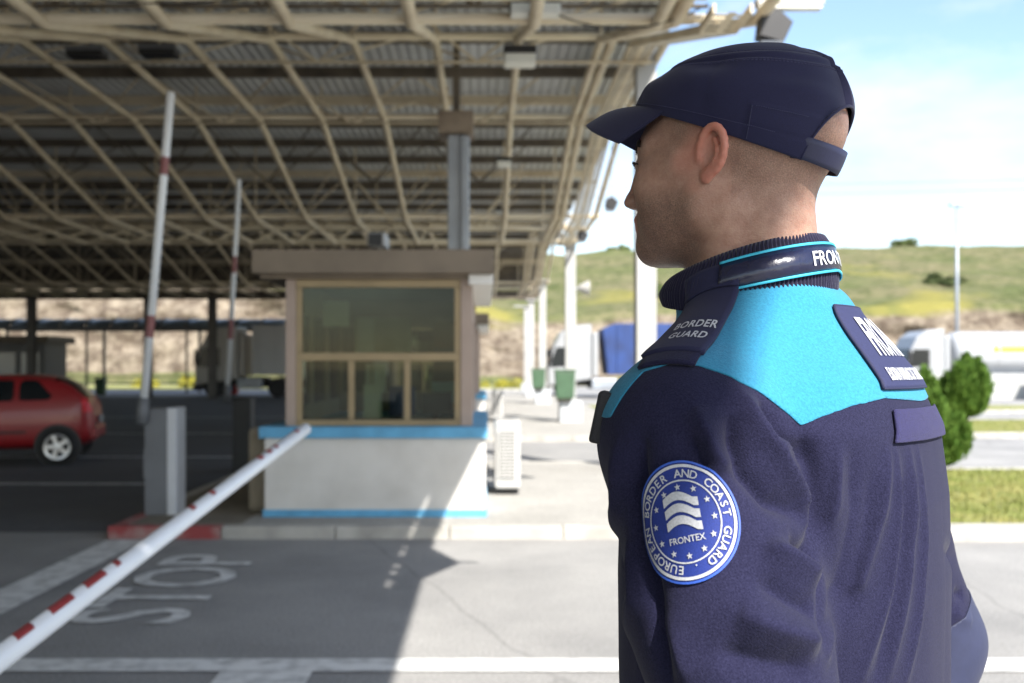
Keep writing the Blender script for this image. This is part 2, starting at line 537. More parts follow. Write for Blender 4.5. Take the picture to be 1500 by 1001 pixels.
# ================================================================== the border-crossing canopy
BEIGE = mat('cream painted steel', (0.60, 0.515, 0.37), 0.5, col2=(0.42, 0.33, 0.22), vscale=1.4, bump=0.1, bscale=30, thr=(0.45, 0.75), detail=8)
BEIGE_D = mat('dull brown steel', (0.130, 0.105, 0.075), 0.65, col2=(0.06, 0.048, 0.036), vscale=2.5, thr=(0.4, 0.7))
DECK = mat('grey roof sheeting', (0.56, 0.575, 0.58), 0.5, col2=(0.36, 0.36, 0.345), vscale=0.5, metal=0.0, thr=(0.4, 0.7), detail=8)
WHITE_ST = mat('white painted column', (0.40, 0.40, 0.39), 0.5, var=0.2, vscale=1.2)
GREY_ST = mat('galvanised column', (0.34, 0.37, 0.41), 0.42, var=0.25, vscale=2.0, metal=0.3)
FASC = mat('shade edge sheet', (0.45, 0.43, 0.38), 0.55, var=0.25, vscale=1.0)
X_R = 2.75                                   # roof edge on the sunny side
X_L = -38.0
KN = [(-14, 4.72), (9.05, 4.72), (13.4, 6.0), (17.7, 6.0), (22.3, 4.92), (26.7, 4.92), (31.2, 6.0), (35.6, 6.0), (40.0, 4.92), (46.5, 4.92)]
DZ = 6.62
canopy = empty('canopy', (0, 0, 0))
tag(canopy, 'huge steel canopy of cream folded tube ribs under grey corrugated roof sheeting', 'canopy')

def prof(y): return float(np.interp(y, [k[0] for k in KN], [k[1] for k in KN]))
# folded ribs, one tube each
rib_me = None
n_rib = 35
for k in range(n_rib):
    x = 1.57-1.117*k
    if rib_me is None:
        mb = MB(); mb.tube([(0, y, z) for y, z in KN], 0.060, 10)
        rib_me = mb.mesh('rib'); rib_me.materials.append(BEIGE)
        rib_me.polygons.foreach_set('use_smooth', [len(p.vertices) == 4 for p in rib_me.polygons])
    o = bpy.data.objects.new('rib', rib_me); COL.objects.link(o); o.parent = canopy; o.location = (x, 0, 0)
# the doubled edge rib and its outer mate
for x, r in ((1.735, 0.07), (2.48, 0.055)):
    mb = MB(); mb.tube([(x, y if y > 0 else 8.3, z+0.03) for y, z in KN], r, 10); mb.build('edge_rib', BEIGE, canopy, True)
# cross tubes through the knees of the ribs
cross = [(y, z+0.04, 0.052) for y, z in KN[1:]] + [(8.50, 4.79, 0.062), (4.5, 4.78, 0.085), (0.0, 4.78, 0.085), (10.6, 5.30, 0.05), (24.5, 4.99, 0.05), (43.0, 4.99, 0.05)]
for y, z, r in cross:
    mb = MB(); mb.tube([(X_L+0.3, y, z), (2.60 if y > 9.1 else 1.9, y, z)], r, 10); mb.build('cross_tube', BEIGE, canopy, True)
# purlins under the sheeting
ys_p = [9.6+1.75*i for i in range(22)]
for i, y in enumerate(ys_p):
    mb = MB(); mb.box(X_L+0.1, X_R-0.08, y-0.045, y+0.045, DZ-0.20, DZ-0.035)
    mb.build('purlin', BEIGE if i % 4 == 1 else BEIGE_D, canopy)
# lattice bracing between purlins and cross tubes: pyramids of thin tubes
for i in range(0, len(ys_p)-1):
    if i % 2 and i > 2: continue
    y0, y1 = ys_p[i], ys_p[i+1]
    ym = (y0+y1)/2
    zl = min(prof(ym)+0.25, DZ-0.75)
    mb = MB()
    x = 1.57-0.558; step = 2.234
    xn = []
    while x > X_L+1.5: xn.append(x); x -= step
    off = 0.0 if i % 2 else step/2
    for x in xn:
        x -= off
        if x < X_L+1.2: continue
        for sx in (-step/2, step/2):
            for yy in (y0, y1):
                p0 = (x, ym, zl); p1 = (min(x+sx, X_R-0.2), yy, DZ-0.12)
                mb.tube([p0, p1], 0.018, 5)
    mb.tube([(X_L+1.0, ym, zl), (X_R-0.4, ym, zl)], 0.022, 6)
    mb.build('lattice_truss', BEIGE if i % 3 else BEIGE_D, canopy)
# posts tying the knees to the purlins
for (y, z) in KN[2:]:
    for k in range(0, n_rib, 2):
        x = 1.57-1.117*k
        MB().tube([(x, y, z), (x, y, DZ-0.04)], 0.02, 6).build('tie_post', BEIGE, canopy)

# corrugated sheeting
def deck(name, x0, x1, y0, y1, z, pitch=0.16, h=0.035):
    xs = []; zs = []
    n = int((x1-x0)/pitch)
    for i in range(n+1):
        b = x0+i*pitch
        for t, hh in ((0.0, 0), (0.30, 0), (0.45, h), (0.85, h)):
            xs.append(b+t*pitch); zs.append(z+hh)
    V = [(x, y0, zz) for x, zz in zip(xs, zs)]+[(x, y1, zz) for x, zz in zip(xs, zs)]
    m = len(xs)
    Fq = [(i, i+1, m+i+1, m+i) for i in range(m-1)]
    o = np_mesh(name, V, Fq, DECK, canopy, False)
    mo = o.modifiers.new('s', 'SOLIDIFY'); mo.thickness = 0.004
    return o
Y_SEG = [(-14.0, -1.5, 2.415), (-1.5, 9.0, 2.515)] + [(9.0+6.3*i, 9.0+6.3*(i+1)+0.12, X_R) for i in range(6)]  # first two spans, out of view, are sized for the shade edge
for i, (a, b, xr) in enumerate(Y_SEG):
    deck('roof_sheet', X_L, xr, a, b, DZ+0.012*(i % 2))
# edge strips out of view, placed to throw the shade edge; slit lets sun through
XN, XE, YS, ZG = 2.415, 2.515, -1.5, 5.95
MB().box(XN-0.30, XN, -14.0, YS-0.005, ZG, ZG+0.12).build('shade_gutter', FASC, canopy, bevel=0.01)
MB().box(XN-0.06, XN-0.02, -14.0, YS-0.005, ZG+0.122, DZ-0.002).build('shade_fascia', FASC, canopy)
MB().box(XN-0.04, XE-0.06, YS, YS+0.03, ZG+0.02, DZ-0.002).build('shade_fascia', FASC, canopy)
MB().box(XE-0.05, XE, YS, 8.85, ZG, ZG+0.08).build('shade_gutter', FASC, canopy, bevel=0.008)
mb = MB()
x0_, x1_, za, zb_ = XE-0.045, XE-0.01, 6.33, 6.48
mb.box(x0_, x1_, YS, 8.85, zb_, DZ-0.002); mb.box(x0_, x1_, YS, 8.85, ZG+0.082, za)
mb.box(x0_, x1_, YS, 1.1, za, zb_); mb.box(x0_, x1_, 4.1, 8.85, za, zb_)
for yy, w_ in ((1.42, 0.14), (1.75, 0.05), (2.02, 0.28), (2.62, 0.04), (2.83, 0.30), (3.32, 0.06), (3.6, 0.2)): mb.box(x0_, x1_, yy, yy+w_, za, zb_)
mb.build('shade_fascia', FASC, canopy)
mb = MB(); mb.prism([(XE, 1.80), (XE+0.26, 2.40), (XE+0.26, 2.48), (XE, 3.12)], ZG+0.02, ZG+0.06, 'z'); mb.build('edge_bracket', FASC, canopy)
MB().tube([(XE+0.24, 2.44, ZG+0.04), (XE+0.42, 2.44, ZG+0.04)], 0.02, 6).build('bracket_rod', FASC, canopy)
# end cladding of the low bay
MB().box(2.0, 3.0, 8.86, 8.92, 4.95, 6.5).build('end_cladding', BEIGE, canopy)

# cable tray along the edge: rails and rungs
def tray():
    pts = [(2.12, y, z-0.05) for y, z in KN]
    pts[0] = (2.12, 8.5, 4.67)
    for sx in (-0.16, 0.16):
        mb = MB()
        for i in range(len(pts)-1):
            a, b = Vector(pts[i]), Vector(pts[i+1])
            mb.add([(a.x+sx-.012, a.y, a.z-.05), (a.x+sx+.012, a.y, a.z-.05), (a.x+sx+.012, a.y, a.z+.03), (a.x+sx-.012, a.y, a.z+.03),
                    (b.x+sx-.012, b.y, b.z-.05), (b.x+sx+.012, b.y, b.z-.05), (b.x+sx+.012, b.y, b.z+.03), (b.x+sx-.012, b.y, b.z+.03)],
                   [(0, 1, 2, 3), (7, 6, 5, 4), (0, 4, 5, 1), (1, 5, 6, 2), (2, 6, 7, 3), (3, 7, 4, 0)])
        mb.build('tray_rail', BEIGE, canopy)
    mb = MB()
    for i in range(len(pts)-1):
        a, b = Vector(pts[i]), Vector(pts[i+1])
        L = (b-a).length; n = int(L/0.11)
        d = (b-a)/L
        for k in range(n):
            p = a+d*(k+0.5)*L/n
            q = p+d*0.065
            for x0, x1 in ((-0.148, -0.03), (0.03, 0.148)):
                mb.add([(p.x+x0, p.y, p.z-.045), (p.x+x1, p.y, p.z-.045), (q.x+x1, q.y, q.z-.045), (q.x+x0, q.y, q.z-.045)], [(0, 1, 2, 3)])
        for x0, x1 in ((-0.035, 0.035),):
            mb.add([(a.x+x0, a.y, a.z-.046), (a.x+x1, a.y, a.z-.046), (b.x+x1, b.y, b.z-.046), (b.x+x0, b.y, b.z-.046)], [(0, 1, 2, 3)])
    o = mb.build('tray_mesh', BEIGE, canopy); o['kind'] = 'stuff'
    mb = MB()
    for j in range(5):
        xx = 2.02+0.05*j
        mb.tube([(xx+0.01*math.sin(y*3+j), y, z-0.015+0.012*(j % 2)) for y, z in KN[1:]], 0.014, 6)
    o = mb.build('tray_cable', mat('grey cable', (0.12, 0.12, 0.12), 0.6), canopy)
tray()

# columns of the sunny side with white and blue pedestals
PED = mat('white pedestal', (0.44, 0.46, 0.48), 0.7, col2=(0.25, 0.36, 0.43), vscale=3.0, thr=(0.55, 0.7))
def hcol(mb, x, y, z0, z1, w=0.28):
    t = 0.03
    mb.box(x-w/2, x+w/2, y-w/2, y-w/2+t, z0, z1)
    mb.box(x-w/2, x+w/2, y+w/2-t, y+w/2, z0, z1)
    mb.box(x-t, x+t, y-w/2+t, y+w/2-t, z0, z1)
col_y = [14.4, 27.0, 40.0, 49.5, 55.0]
for i, y in enumerate(col_y):
    mb = MB(); zt = DZ-0.21 if i == 0 else (5.06 if i < 3 else 4.9)
    hcol(mb, 2.32, y, 0.10, zt)
    c = mb.build('column', WHITE_ST, canopy, bevel=0.004)
    MB().box(2.02, 2.62, y-0.34, y+0.34, 0.10, 0.66).build('pedestal', PED, c, bevel=0.02)
    MB().box(2.05, 2.59, y-0.26, y+0.26, zt-0.04, zt+0.03).build('cap_plate', WHITE_ST, c)
    if i > 0:
        MB().tube([(2.32, y, zt), (1.6, y, prof(min(y, 46))+0.0)], 0.04, 8).build('bracket', WHITE_ST, c)
# grey column rising behind the booth roof, with its head
mb = MB(); mb.box(-0.53, -0.27, 14.3, 14.56, 0.1, 4.93); gc = mb.build('column', GREY_ST, canopy, bevel=0.012)
MB().box(-0.34, -0.22, 14.22, 14.30, 0.3, 4.90).build('downpipe', GREY_ST, gc, bevel=0.02)
MB().box(-0.66, -0.16, 14.15, 14.70, 4.93, 5.24).build('column_head', mat('rusty column head', (0.24, 0.19, 0.14), 0.7, col2=(0.14, 0.10, 0.07), vscale=4), gc, bevel=0.01)
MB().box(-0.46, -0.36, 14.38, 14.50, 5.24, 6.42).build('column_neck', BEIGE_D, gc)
# dark columns on the far left
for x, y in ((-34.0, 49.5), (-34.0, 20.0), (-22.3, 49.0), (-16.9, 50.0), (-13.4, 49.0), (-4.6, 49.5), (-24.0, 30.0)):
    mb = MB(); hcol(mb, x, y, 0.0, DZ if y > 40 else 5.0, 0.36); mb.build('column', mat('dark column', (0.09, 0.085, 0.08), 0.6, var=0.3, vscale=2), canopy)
# beam ring at the far end
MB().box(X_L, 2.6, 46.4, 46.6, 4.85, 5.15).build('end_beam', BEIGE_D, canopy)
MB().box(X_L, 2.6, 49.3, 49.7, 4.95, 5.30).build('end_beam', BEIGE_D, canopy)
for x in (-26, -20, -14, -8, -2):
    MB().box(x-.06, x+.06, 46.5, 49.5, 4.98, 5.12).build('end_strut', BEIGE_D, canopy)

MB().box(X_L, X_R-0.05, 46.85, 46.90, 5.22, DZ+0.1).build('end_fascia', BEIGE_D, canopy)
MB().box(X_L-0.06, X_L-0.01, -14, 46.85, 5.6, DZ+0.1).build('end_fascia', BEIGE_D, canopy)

deck('hidden_shade_roof', X_L, -2.0, 46.92, 60.0, DZ+0.03)  # hidden roof added to keep the grey lorry and its ground shaded
# ================================================================== booths
STUCCO = mat('white rough plaster', (0.60, 0.58, 0.545), 0.9, col2=(0.50, 0.48, 0.445), vscale=2.5, bump=0.6, bscale=45, thr=(0.4, 0.75), detail=9)
TRIM_B = mat('sky blue paint', (0.11, 0.36, 0.58), 0.6, var=0.25, vscale=6)
BRONZE = mat('bronze aluminium', (0.300, 0.225, 0.125), 0.4, var=0.2, vscale=4, metal=0.25)
PINK = mat('dusty pink cladding', (0.37, 0.285, 0.235), 0.6, var=0.15, vscale=3)
ROOFB = mat('brown fascia', (0.200, 0.158, 0.115), 0.6, var=0.25, vscale=2.5)
SOFFIT = mat('white soffit', (0.70, 0.68, 0.64), 0.7)
GLASS = glass_mat('booth glass', (0.64, 0.69, 0.58), -0.015)
DARKIN = mat('booth inside', (0.16, 0.15, 0.13), 0.8, var=0.2, vscale=3)
WHITEP = mat('white plastic', (0.42, 0.415, 0.40), 0.45, var=0.1, vscale=3)
BLACKPL = mat('black plastic', (0.016, 0.016, 0.018), 0.5, var=0.3, vscale=4)
BLUECH = mat('blue chair cloth', (0.03, 0.06, 0.22), 0.9)
PAPER = mat('paper', (0.62, 0.64, 0.66), 0.8, var=0.1, vscale=8)
GREEN = mat('green plastic', (0.050, 0.105, 0.055), 0.5, var=0.25, vscale=4)

def make_booth():
    # local: x 0..2.19 from left to right, y 0 at the front wall, z from the pavement
    b = empty('booth')
    W, D = 2.19, 3.6
    low = MB().box(0, W, 0, D, 0, 0.78).build('lower_wall', STUCCO, b, bevel=0.01)
    MB().box(-0.012, W+0.012, -0.012, 0.012, 0.0, 0.072).build('blue_skirting', TRIM_B, b)
    MB().box(W-0.01, W+0.012, 0.013, D, 0.0, 0.072).build('blue_skirting', TRIM_B, b)
    MB().box(-0.045, W+0.02, -0.05, D+0.02, 0.781, 0.892).build('blue_ledge', TRIM_B, b, bevel=0.006)
    x0, x1, y0, y1 = 0.19, 2.06, 0.10, D-0.1
    z0, z1 = 0.893, 2.36
    # corner posts and frames
    for (xa, xb, ya, yb) in ((x0, x0+0.10, y0, y0+0.10), (x1-0.12, x1, y0, y0+0.12), (x0, x0+0.10, y1-0.1, y1), (x1-0.12, x1, y1-0.1, y1)):
        MB().box(xa, xb, ya, yb, z0, z1).build('corner_post', PINK, b, bevel=0.004)
    zt, zm0, zm1 = 2.28, 1.545, 1.625
    fx0, fx1 = x0+0.101, x1-0.121
    def frm(xa, xb, za, zb, name='window_frame', y=y0+0.015, d=0.07):
        MB().box(xa, xb, y, y+d, za, zb).build(name, BRONZE, b, bevel=0.005)
    frm(fx0, fx1, zt, z1); frm(fx0, fx1, zm0, zm1); frm(fx0, fx1, z0, z0+0.06)
    frm(fx0, fx0+0.06, z0+0.061, zm0-0.001); frm(fx1-0.06, fx1, z0+0.061, zm0-0.001)
    frm(fx0, fx0+0.06, zm1+0.001, zt-0.001); frm(fx1-0.06, fx1, zm1+0.001, zt-0.001)
    w = fx1-fx0
    ma, mb_ = fx0+w*0.335, fx0+w*0.675
    frm(ma-0.03, ma+0.03, z0+0.061, zm0-0.001, 'mullion'); frm(mb_-0.03, mb_+0.03, z0+0.061, zm0-0.001, 'mullion')
    def pane(xa, xb, za, zb, y):
        MB().box(xa, xb, y, y+0.006, za, zb).build('pane', GLASS, b)
    pane(fx0+0.06, fx1-0.06, zm1, zt, y0+0.04)
    pane(fx0+0.06, ma-0.03, z0+0.06, zm0, y0+0.04); pane(ma+0.03, mb_-0.03, z0+0.06, zm0, y0+0.055); pane(mb_+0.03, fx1-0.06, z0+0.06, zm0, y0+0.04)
    # sides: cladding below and above side windows
    for xs_ in (x0+0.02, x1-0.07):
        MB().box(xs_, xs_+0.05, y0+0.12, y1-0.1, z0, z0+0.18).build('side_panel', PINK, b)
        MB().box(xs_, xs_+0.05, y0+0.12, y1-0.1, 2.05, z1).build('side_panel', PINK, b)
        for yy in (1.1, 2.2):
            MB().box(xs_, xs_+0.05, y0+yy, y0+yy+0.14, z0+0.18, 2.05).build('side_post', PINK, b)
        MB().box(xs_+0.02, xs_+0.026, y0+0.12, y1-0.1, z0+0.18, 2.05).build('pane', GLASS, b)
    # back wall with a wide window
    MB().box(x0+0.1, x1-0.12, y1-0.06, y1-0.01, z0, 1.15).build('back_wall', PINK, b)
    MB().box(x0+0.1, x1-0.12, y1-0.06, y1-0.01, 2.0, z1).build('back_wall', PINK, b)
    MB().box(x0+0.1, x0+0.5, y1-0.06, y1-0.01, 1.15, 2.0).build('back_wall', DARKIN, b)
    MB().box(x0+1.3, x1-0.12, y1-0.06, y1-0.01, 1.15, 2.0).build('back_wall', DARKIN, b)
    # roof: brown fascia, white soffit
    MB().box(-0.10, 2.27, -0.12, D+0.15, 2.40, 2.635).build('roof', ROOFB, b, bevel=0.008)
    MB().box(2.02, 2.262, -0.02, D+0.1, 2.30, 2.399).build('soffit', SOFFIT, b, bevel=0.01)
    MB().box(-0.05, 2.019, 0.02, D+0.1, 2.361, 2.399).build('soffit', ROOFB, b)
    # left crash block
    MB().box(-0.24, -0.013, 0.3, D, 0, 0.86).build('side_block', mat('tan concrete', (0.26, 0.22, 0.16), 0.85, var=0.3, vscale=4, bump=0.3), b, bevel=0.06, seg=3)
    # inside
    MB().box(x0+0.1, x1-0.12, y0+0.2, y0+0.7, 0.90, 0.94).build('desk', WHITEP, b)
    mb = MB(); mb.box(1.16, 1.44, 0.75, 0.83, 0.95, 1.28); o = mb.build('chair_back', BLUECH, b, bevel=0.03)
    MB().box(1.14, 1.46, 0.50, 0.74, 0.78, 0.86).build('chair_seat', BLUECH, b, bevel=0.03)
    MB().box(0.86, 1.08, 1.2, 1.22, 1.20, 1.52).build('wall_calendar', PAPER, b); MB().box(1.55, 1.90, 2.1, 2.3, 1.05, 1.30).build('box_file', mat('pale blue box', (0.30, 0.48, 0.62), 0.7), b)
    m = MB(); m.box(1.52, 1.84, 0.55, 0.58, 1.00, 1.22); m.box(1.64, 1.70, 0.56, 0.62, 0.94, 1.01); m.build('monitor', BLACKPL, b)
    MB().box(0.92, 1.10, 0.5, 0.62, 0.945, 1.30).build('document_tray', PAPER, b)
    MB().box(0.32, 0.62, 1.6, 1.62, 1.95, 2.24).build('notice_sheet', PAPER, b)
    MB().box(0.62, 0.82, 2.4, 2.42, 1.62, 2.08).build('notice_sheet', PAPER, b)
    MB().box(0.45, 1.20, y1-0.10, y1-0.07, 1.66, 2.14).build('notice_board', mat('pale board', (0.60, 0.59, 0.48), 0.9, var=0.2, vscale=5), b)
    MB().box(1.60, 1.92, 1.5, 1.53, 1.70, 2.0).build('cabinet', mat('brown cupboard', (0.20, 0.12, 0.06), 0.7), b)
    MB().box(0.95, 1.02, 0.62, 0.72, 1.2, 1.5).build('clerk_lamp', WHITEP, b)
    return b
booth = make_booth()
booth.location = (-2.18, 9.85, 0.1115)
tag(booth, 'glazed control booth with brown roof and white plaster base with blue trim', 'booth', 'control booths on the traffic islands')
booth2 = copy_tree(booth)
booth2.location = (-2.18, 21.6, 0.1115)
booth2['label'] = 'farther control booth, mostly hidden behind the near booth, only its right edge showing'

# camera housing on the booth roof
c = empty('security_camera', (-1.06, 10.1, 2.7465))
MB().box(-0.12, 0.07, -0.12, 0.25, 0.05, 0.20).build('housing', WHITEP, c, bevel=0.02)
MB().box(-0.105, 0.035, -0.14, -0.121, 0.065, 0.185).build('lens_front', BLACKPL, c)
MB().tube([(0, 0, 0.0), (0, 0, 0.06)], 0.025, 10).build('foot', WHITEP, c)
tag(c, 'white box camera with dark front on the near booth roof', 'camera')

# air conditioners beside the booths
def make_ac():
    a = empty('air_conditioner')
    mb = MB(); mb.box(0, 0.30, 0, 0.82, 0.07, 0.86); cs = mb.build('casing', WHITEP, a, bevel=0.035, seg=3)
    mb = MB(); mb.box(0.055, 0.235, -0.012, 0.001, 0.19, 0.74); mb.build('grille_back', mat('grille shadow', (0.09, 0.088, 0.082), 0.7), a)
    for k in range(14):
        z = 0.205+0.0385*k
        MB().box(0.055, 0.235, -0.022, -0.013, z, z+0.020).build('grille_bar', WHITEP, a)
    for x in (0.055, 0.113, 0.171, 0.229):
        MB().box(x-0.005, x+0.005, -0.026, -0.0225, 0.19, 0.74).build('grille_rib', WHITEP, a)
    for y in (0.1, 0.7): MB().box(0.02, 0.28, y, y+0.06, 0.0, 0.071).build('foot', BLACKPL, a)
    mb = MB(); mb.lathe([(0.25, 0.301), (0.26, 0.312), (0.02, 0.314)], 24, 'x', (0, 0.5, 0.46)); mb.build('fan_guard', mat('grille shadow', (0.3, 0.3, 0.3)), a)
    mb = MB()
    mb.tube([(-0.001, 0.08, 0.3), (-0.06, 0.07, 0.28), (-0.12, 0.06, 0.36)], 0.012, 6); mb.tube([(-0.001, 0.08, 0.24), (-0.07, 0.06, 0.2), (-0.12, 0.06, 0.30)], 0.010, 6)
    mb.build('refrigerant_pipe', BLACKPL, a, True)
    return a
ac = make_ac()
ac.location = (0.115, 11.5, 0.1115)
tag(ac, 'large white air conditioner unit standing right beside the near booth', 'air conditioner', 'air conditioners beside the booths')
ac2 = copy_tree(ac); ac2.location = (0.20, 27.0, 0.1115)
ac2['label'] = 'smaller looking white air conditioner farther back, beside the hidden farther booth'

# ================================================================== barriers
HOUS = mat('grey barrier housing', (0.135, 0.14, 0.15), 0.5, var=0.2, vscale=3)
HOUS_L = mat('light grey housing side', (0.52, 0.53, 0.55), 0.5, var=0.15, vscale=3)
ARM_W = mat('white arm paint', (0.74, 0.76, 0.78), 0.32, var=0.06, vscale=3)
REDP = mat('red reflective tape', (0.36, 0.045, 0.050), 0.4, var=0.2, vscale=20)
RUBB = mat('dark rubber', (0.02, 0.02, 0.02), 0.7)
def barrier(loc, pivot, tip, r, label, black=False, bands=(), nose=True, top_only=False, hh=1.07):
    b = empty('barrier_gate', loc)
    L0 = Vector(loc)
    if black:
        MB().box(-0.14, 0.14, -0.14, 0.14, 0, hh).build('housing', BLACKPL, b, bevel=0.02)
    else:
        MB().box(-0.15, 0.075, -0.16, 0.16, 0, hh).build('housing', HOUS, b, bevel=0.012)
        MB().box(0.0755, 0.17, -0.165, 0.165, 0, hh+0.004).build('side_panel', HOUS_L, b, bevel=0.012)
        MB().box(-0.155, -0.05, -0.164, -0.1605, hh*0.35, hh*0.62).build('door', HOUS, b)
    p, t = Vector(pivot)-L0, Vector(tip)-L0
    d = (t-p).normalized(); L = (t-p).length
    mb = MB(); mb.tube([p, p+d*(L-0.02), t], [r, r, r*0.75], 16); arm = mb.build('arm', ARM_W, b, True)
    # clamp at the pivot
    MB().tube([p-d*0.10, p+d*0.16], r*1.45, 12).build('arm_clamp', HOUS, b, True)
    side = 1 if t.x > p.x else -1
    # red tape bands: short raised sleeves; on the big arm they are printed on the upper side only
    up = Vector((0, 0, 1)); up = (up-d*up.dot(d)).normalized(); sd = d.cross(up)
    for s0, s1 in bands:
        n = 14
        for shell in (0,):
            V = []; Fq = []
            a0, a1 = (math.radians(52), math.radians(175)) if top_only else (0, 2*math.pi)
            for i in range(n+1):
                an = a0+(a1-a0)*i/n
                rad = (sd*math.cos(an)+up*math.sin(an))*(r+0.0015)
                sk = 0.0 if not top_only else 0.06*(i/n)
                V.append(p+d*(s0+sk)+rad); V.append(p+d*(s1+sk)+rad)
            for i in range(n): Fq.append((2*i, 2*i+1, 2*i+3, 2*i+2))
            np_mesh('red_band', V, Fq, REDP if top_only else mat('faded red tape', (0.26, 0.10, 0.10), 0.6, var=0.3, vscale=12), b)
    tag(b, label, 'barrier', 'road barriers')
    return b
barrier((-3.25, 10.1, 0.1115), (-3.40, 9.90, 1.13), (-3.12, 9.90, 4.33), 0.040, 'raised white barrier arm standing on a grey housing at the island corner', bands=((0.76, 0.98), (2.38, 2.56)))
barrier((-3.68, 15.2, 0.0), (-3.88, 15.0, 1.16), (-3.70, 15.0, 4.42), 0.036, 'raised white barrier arm on a black housing, farther back beside the booth', black=True, bands=((0.85, 1.15), (1.85, 2.1)), hh=1.12)
# the nearest arm, half lowered across the lane
pa = Vector((-1.46, 3.0, 0.72)); pb = Vector((-1.165, 6.5, 1.195)); dd = (pb-pa).normalized()
piv = pa-dd*1.7
def s_at(px_frac): return px_frac
bz = piv.z
barrier((piv.x-0.22, piv.y, 0.0), piv, pb, 0.0375, 'nearest white barrier arm with red stripes, slanting across the lane', hh=0.95,
        bands=((1.76, 1.86), (1.97, 2.12), (2.21, 2.36), (2.44, 2.48), (3.20, 3.25), (3.46, 3.51), (4.20, 4.27), (4.36, 4.43), (4.50, 4.55), (4.95, 5.0)), top_only=True)

# ================================================================== lamps and boxes under the canopy
LAMP_OFF = mat('pale lamp diffuser', (0.66, 0.66, 0.60), 0.4)
def flood(loc, w, h, d, label, stem_top, dark=False, cat='lamp', rx=0.0):
    f = empty('hanging_lamp', loc)
    MB().box(-w/2, w/2, -d/2, d/2, 0, h*0.42).build('lamp_housing', BLACKPL if not dark else HOUS, f, bevel=0.008)
    MB().box(-w/2+0.01, w/2-0.01, -d/2+0.005, d/2-0.005, -h*0.5, -0.001).build('diffuser', LAMP_OFF if not dark else BLACKPL, f, bevel=0.01)
    MB().tube([(0, 0, h*0.42), (0, 0, stem_top-loc[2])], 0.014, 8).build('stem', BEIGE, f)
    tag(f, label, cat, 'lamps hanging under the canopy')
    return f
flood((0.453, 12.9, 5.62), 0.42, 0.24, 0.3, 'boxy white lamp hanging highest in the roof middle, above the booth', prof(12.9))
flood((0.453, 9.0, 4.86-0.02), 0.46, 0.20, 0.3, 'lamp with pale diffuser cut by the top edge of the photo', 5.2)
flood((0.36, 18.6, 5.42), 0.28, 0.16, 0.3, 'small pale lamp below the boxy lamp, upper of two', prof(18.6)+0.02)
flood((0.40, 22.9, 5.16), 0.30, 0.16, 0.3, 'small pale lamp below the boxy lamp, lower of two', 6.5)
flood((-5.35, 13.4, 5.82), 0.50, 0.14, 0.28, 'dark tube lamp at upper left, left one of the pair', 6.42, True)
flood((-4.38, 13.4, 5.84), 0.50, 0.14, 0.28, 'dark tube lamp at upper left, right one of the pair', 6.42, True)
# floodlights on the canopy edge
def floodlight(loc, s, label, top, rz=0.3):
    f = empty('floodlight', loc)
    mb = MB(); mb.prism([(-0.5*s, -0.30*s), (0.22*s, -0.5*s), (0.5*s, 0.10*s), (0.05*s, 0.5*s), (-0.42*s, 0.34*s)], -0.3*s, 0.3*s); mb.build('lamp_body', BLACKPL, f, bevel=0.02*s)
    MB().box(-0.46*s, 0.2*s, -0.32*s, 0.32*s, -0.56*s, -0.47*s).build('lens', mat('lamp glass', (0.12, 0.13, 0.15), 0.1), f)
    MB().tube([(0, 0, 0.3*s), (0.0, 0, top-loc[2])], 0.02*max(s, 0.3), 8).build('bracket', GREY_ST, f)
    tag(f, label, 'floodlight', 'floodlights along the canopy edge')
    return f
floodlight((2.58, 8.89, 4.62), 0.30, 'black floodlight hanging from the canopy edge just above the cap', 4.96)
floodlight((2.09, 16.4, 4.28), 0.22, 'small dark floodlight hanging against the sky in front of the face', 5.93)
floodlight((2.12, 21.5, 4.42), 0.24, 'dark floodlight near the edge column, lower than the one by the face', prof(21.5)-0.1)
def strip(loc, label):
    f = empty('strip_light', loc)
    MB().box(-0.3, 0.3, -0.06, 0.06, 0, 0.07).build('lamp_housing', WHITEP, f, bevel=0.01)
    MB().box(-0.28, 0.28, -0.05, 0.05, -0.03, -0.001).build('diffuser', LAMP_OFF, f)
    MB().tube([(0, 0, 0.07), (0, 0, 0.14)], 0.02, 6).build('stem', WHITEP, f)
    tag(f, label, 'lamp', 'strip lights on the canopy edge')
strip((2.72, 8.89, 4.815), 'white strip light at the outer canopy corner, upper right of the cap')
# cables drooping under the roof
for k, (xa, xb, y, z, s_) in enumerate(((-3.6, -1.78, 8.4, 4.70, 0.10), (0.46, 2.0, 8.9, 4.78, 0.22))):
    mb = MB(); mb.tube([(xa+(xb-xa)*t/12, y, z+0.06-s_*4*(t/12)*(1-t/12)) for t in range(13)], 0.008, 5)
    o = mb.build('cable', BLACKPL, canopy, True)

# ================================================================== green bins on the columns
for i, (y, lb) in enumerate(((27.0, 'green litter bin strapped to the nearest white column'), (40.0, 'green litter bin on the second white column'))):
    g = empty('litter_bin', (2.12, y-0.36, 0.66))
    mb = MB(); mb.prism([(-0.22, 0.08), (0.25, 0.08), (0.29, 0.80), (-0.26, 0.80)], -0.22, 0.0); mb.build('bin_body', GREEN, g, bevel=0.03)
    MB().box(-0.28, 0.31, -0.24, 0.02, 0.801, 0.86).build('rim', GREEN, g, bevel=0.02)
    MB().box(0.0, 0.04, -0.1, 0.0, 0.0, 0.081).build('foot', GREY_ST, g)
    MB().box(-0.2, 0.2, -0.12, -0.02, 0.0, 0.0795).build('base', mat('bin base', (0.16, 0.15, 0.12), 0.8), g)
    tag(g, lb, 'bin', 'green bins on the columns')
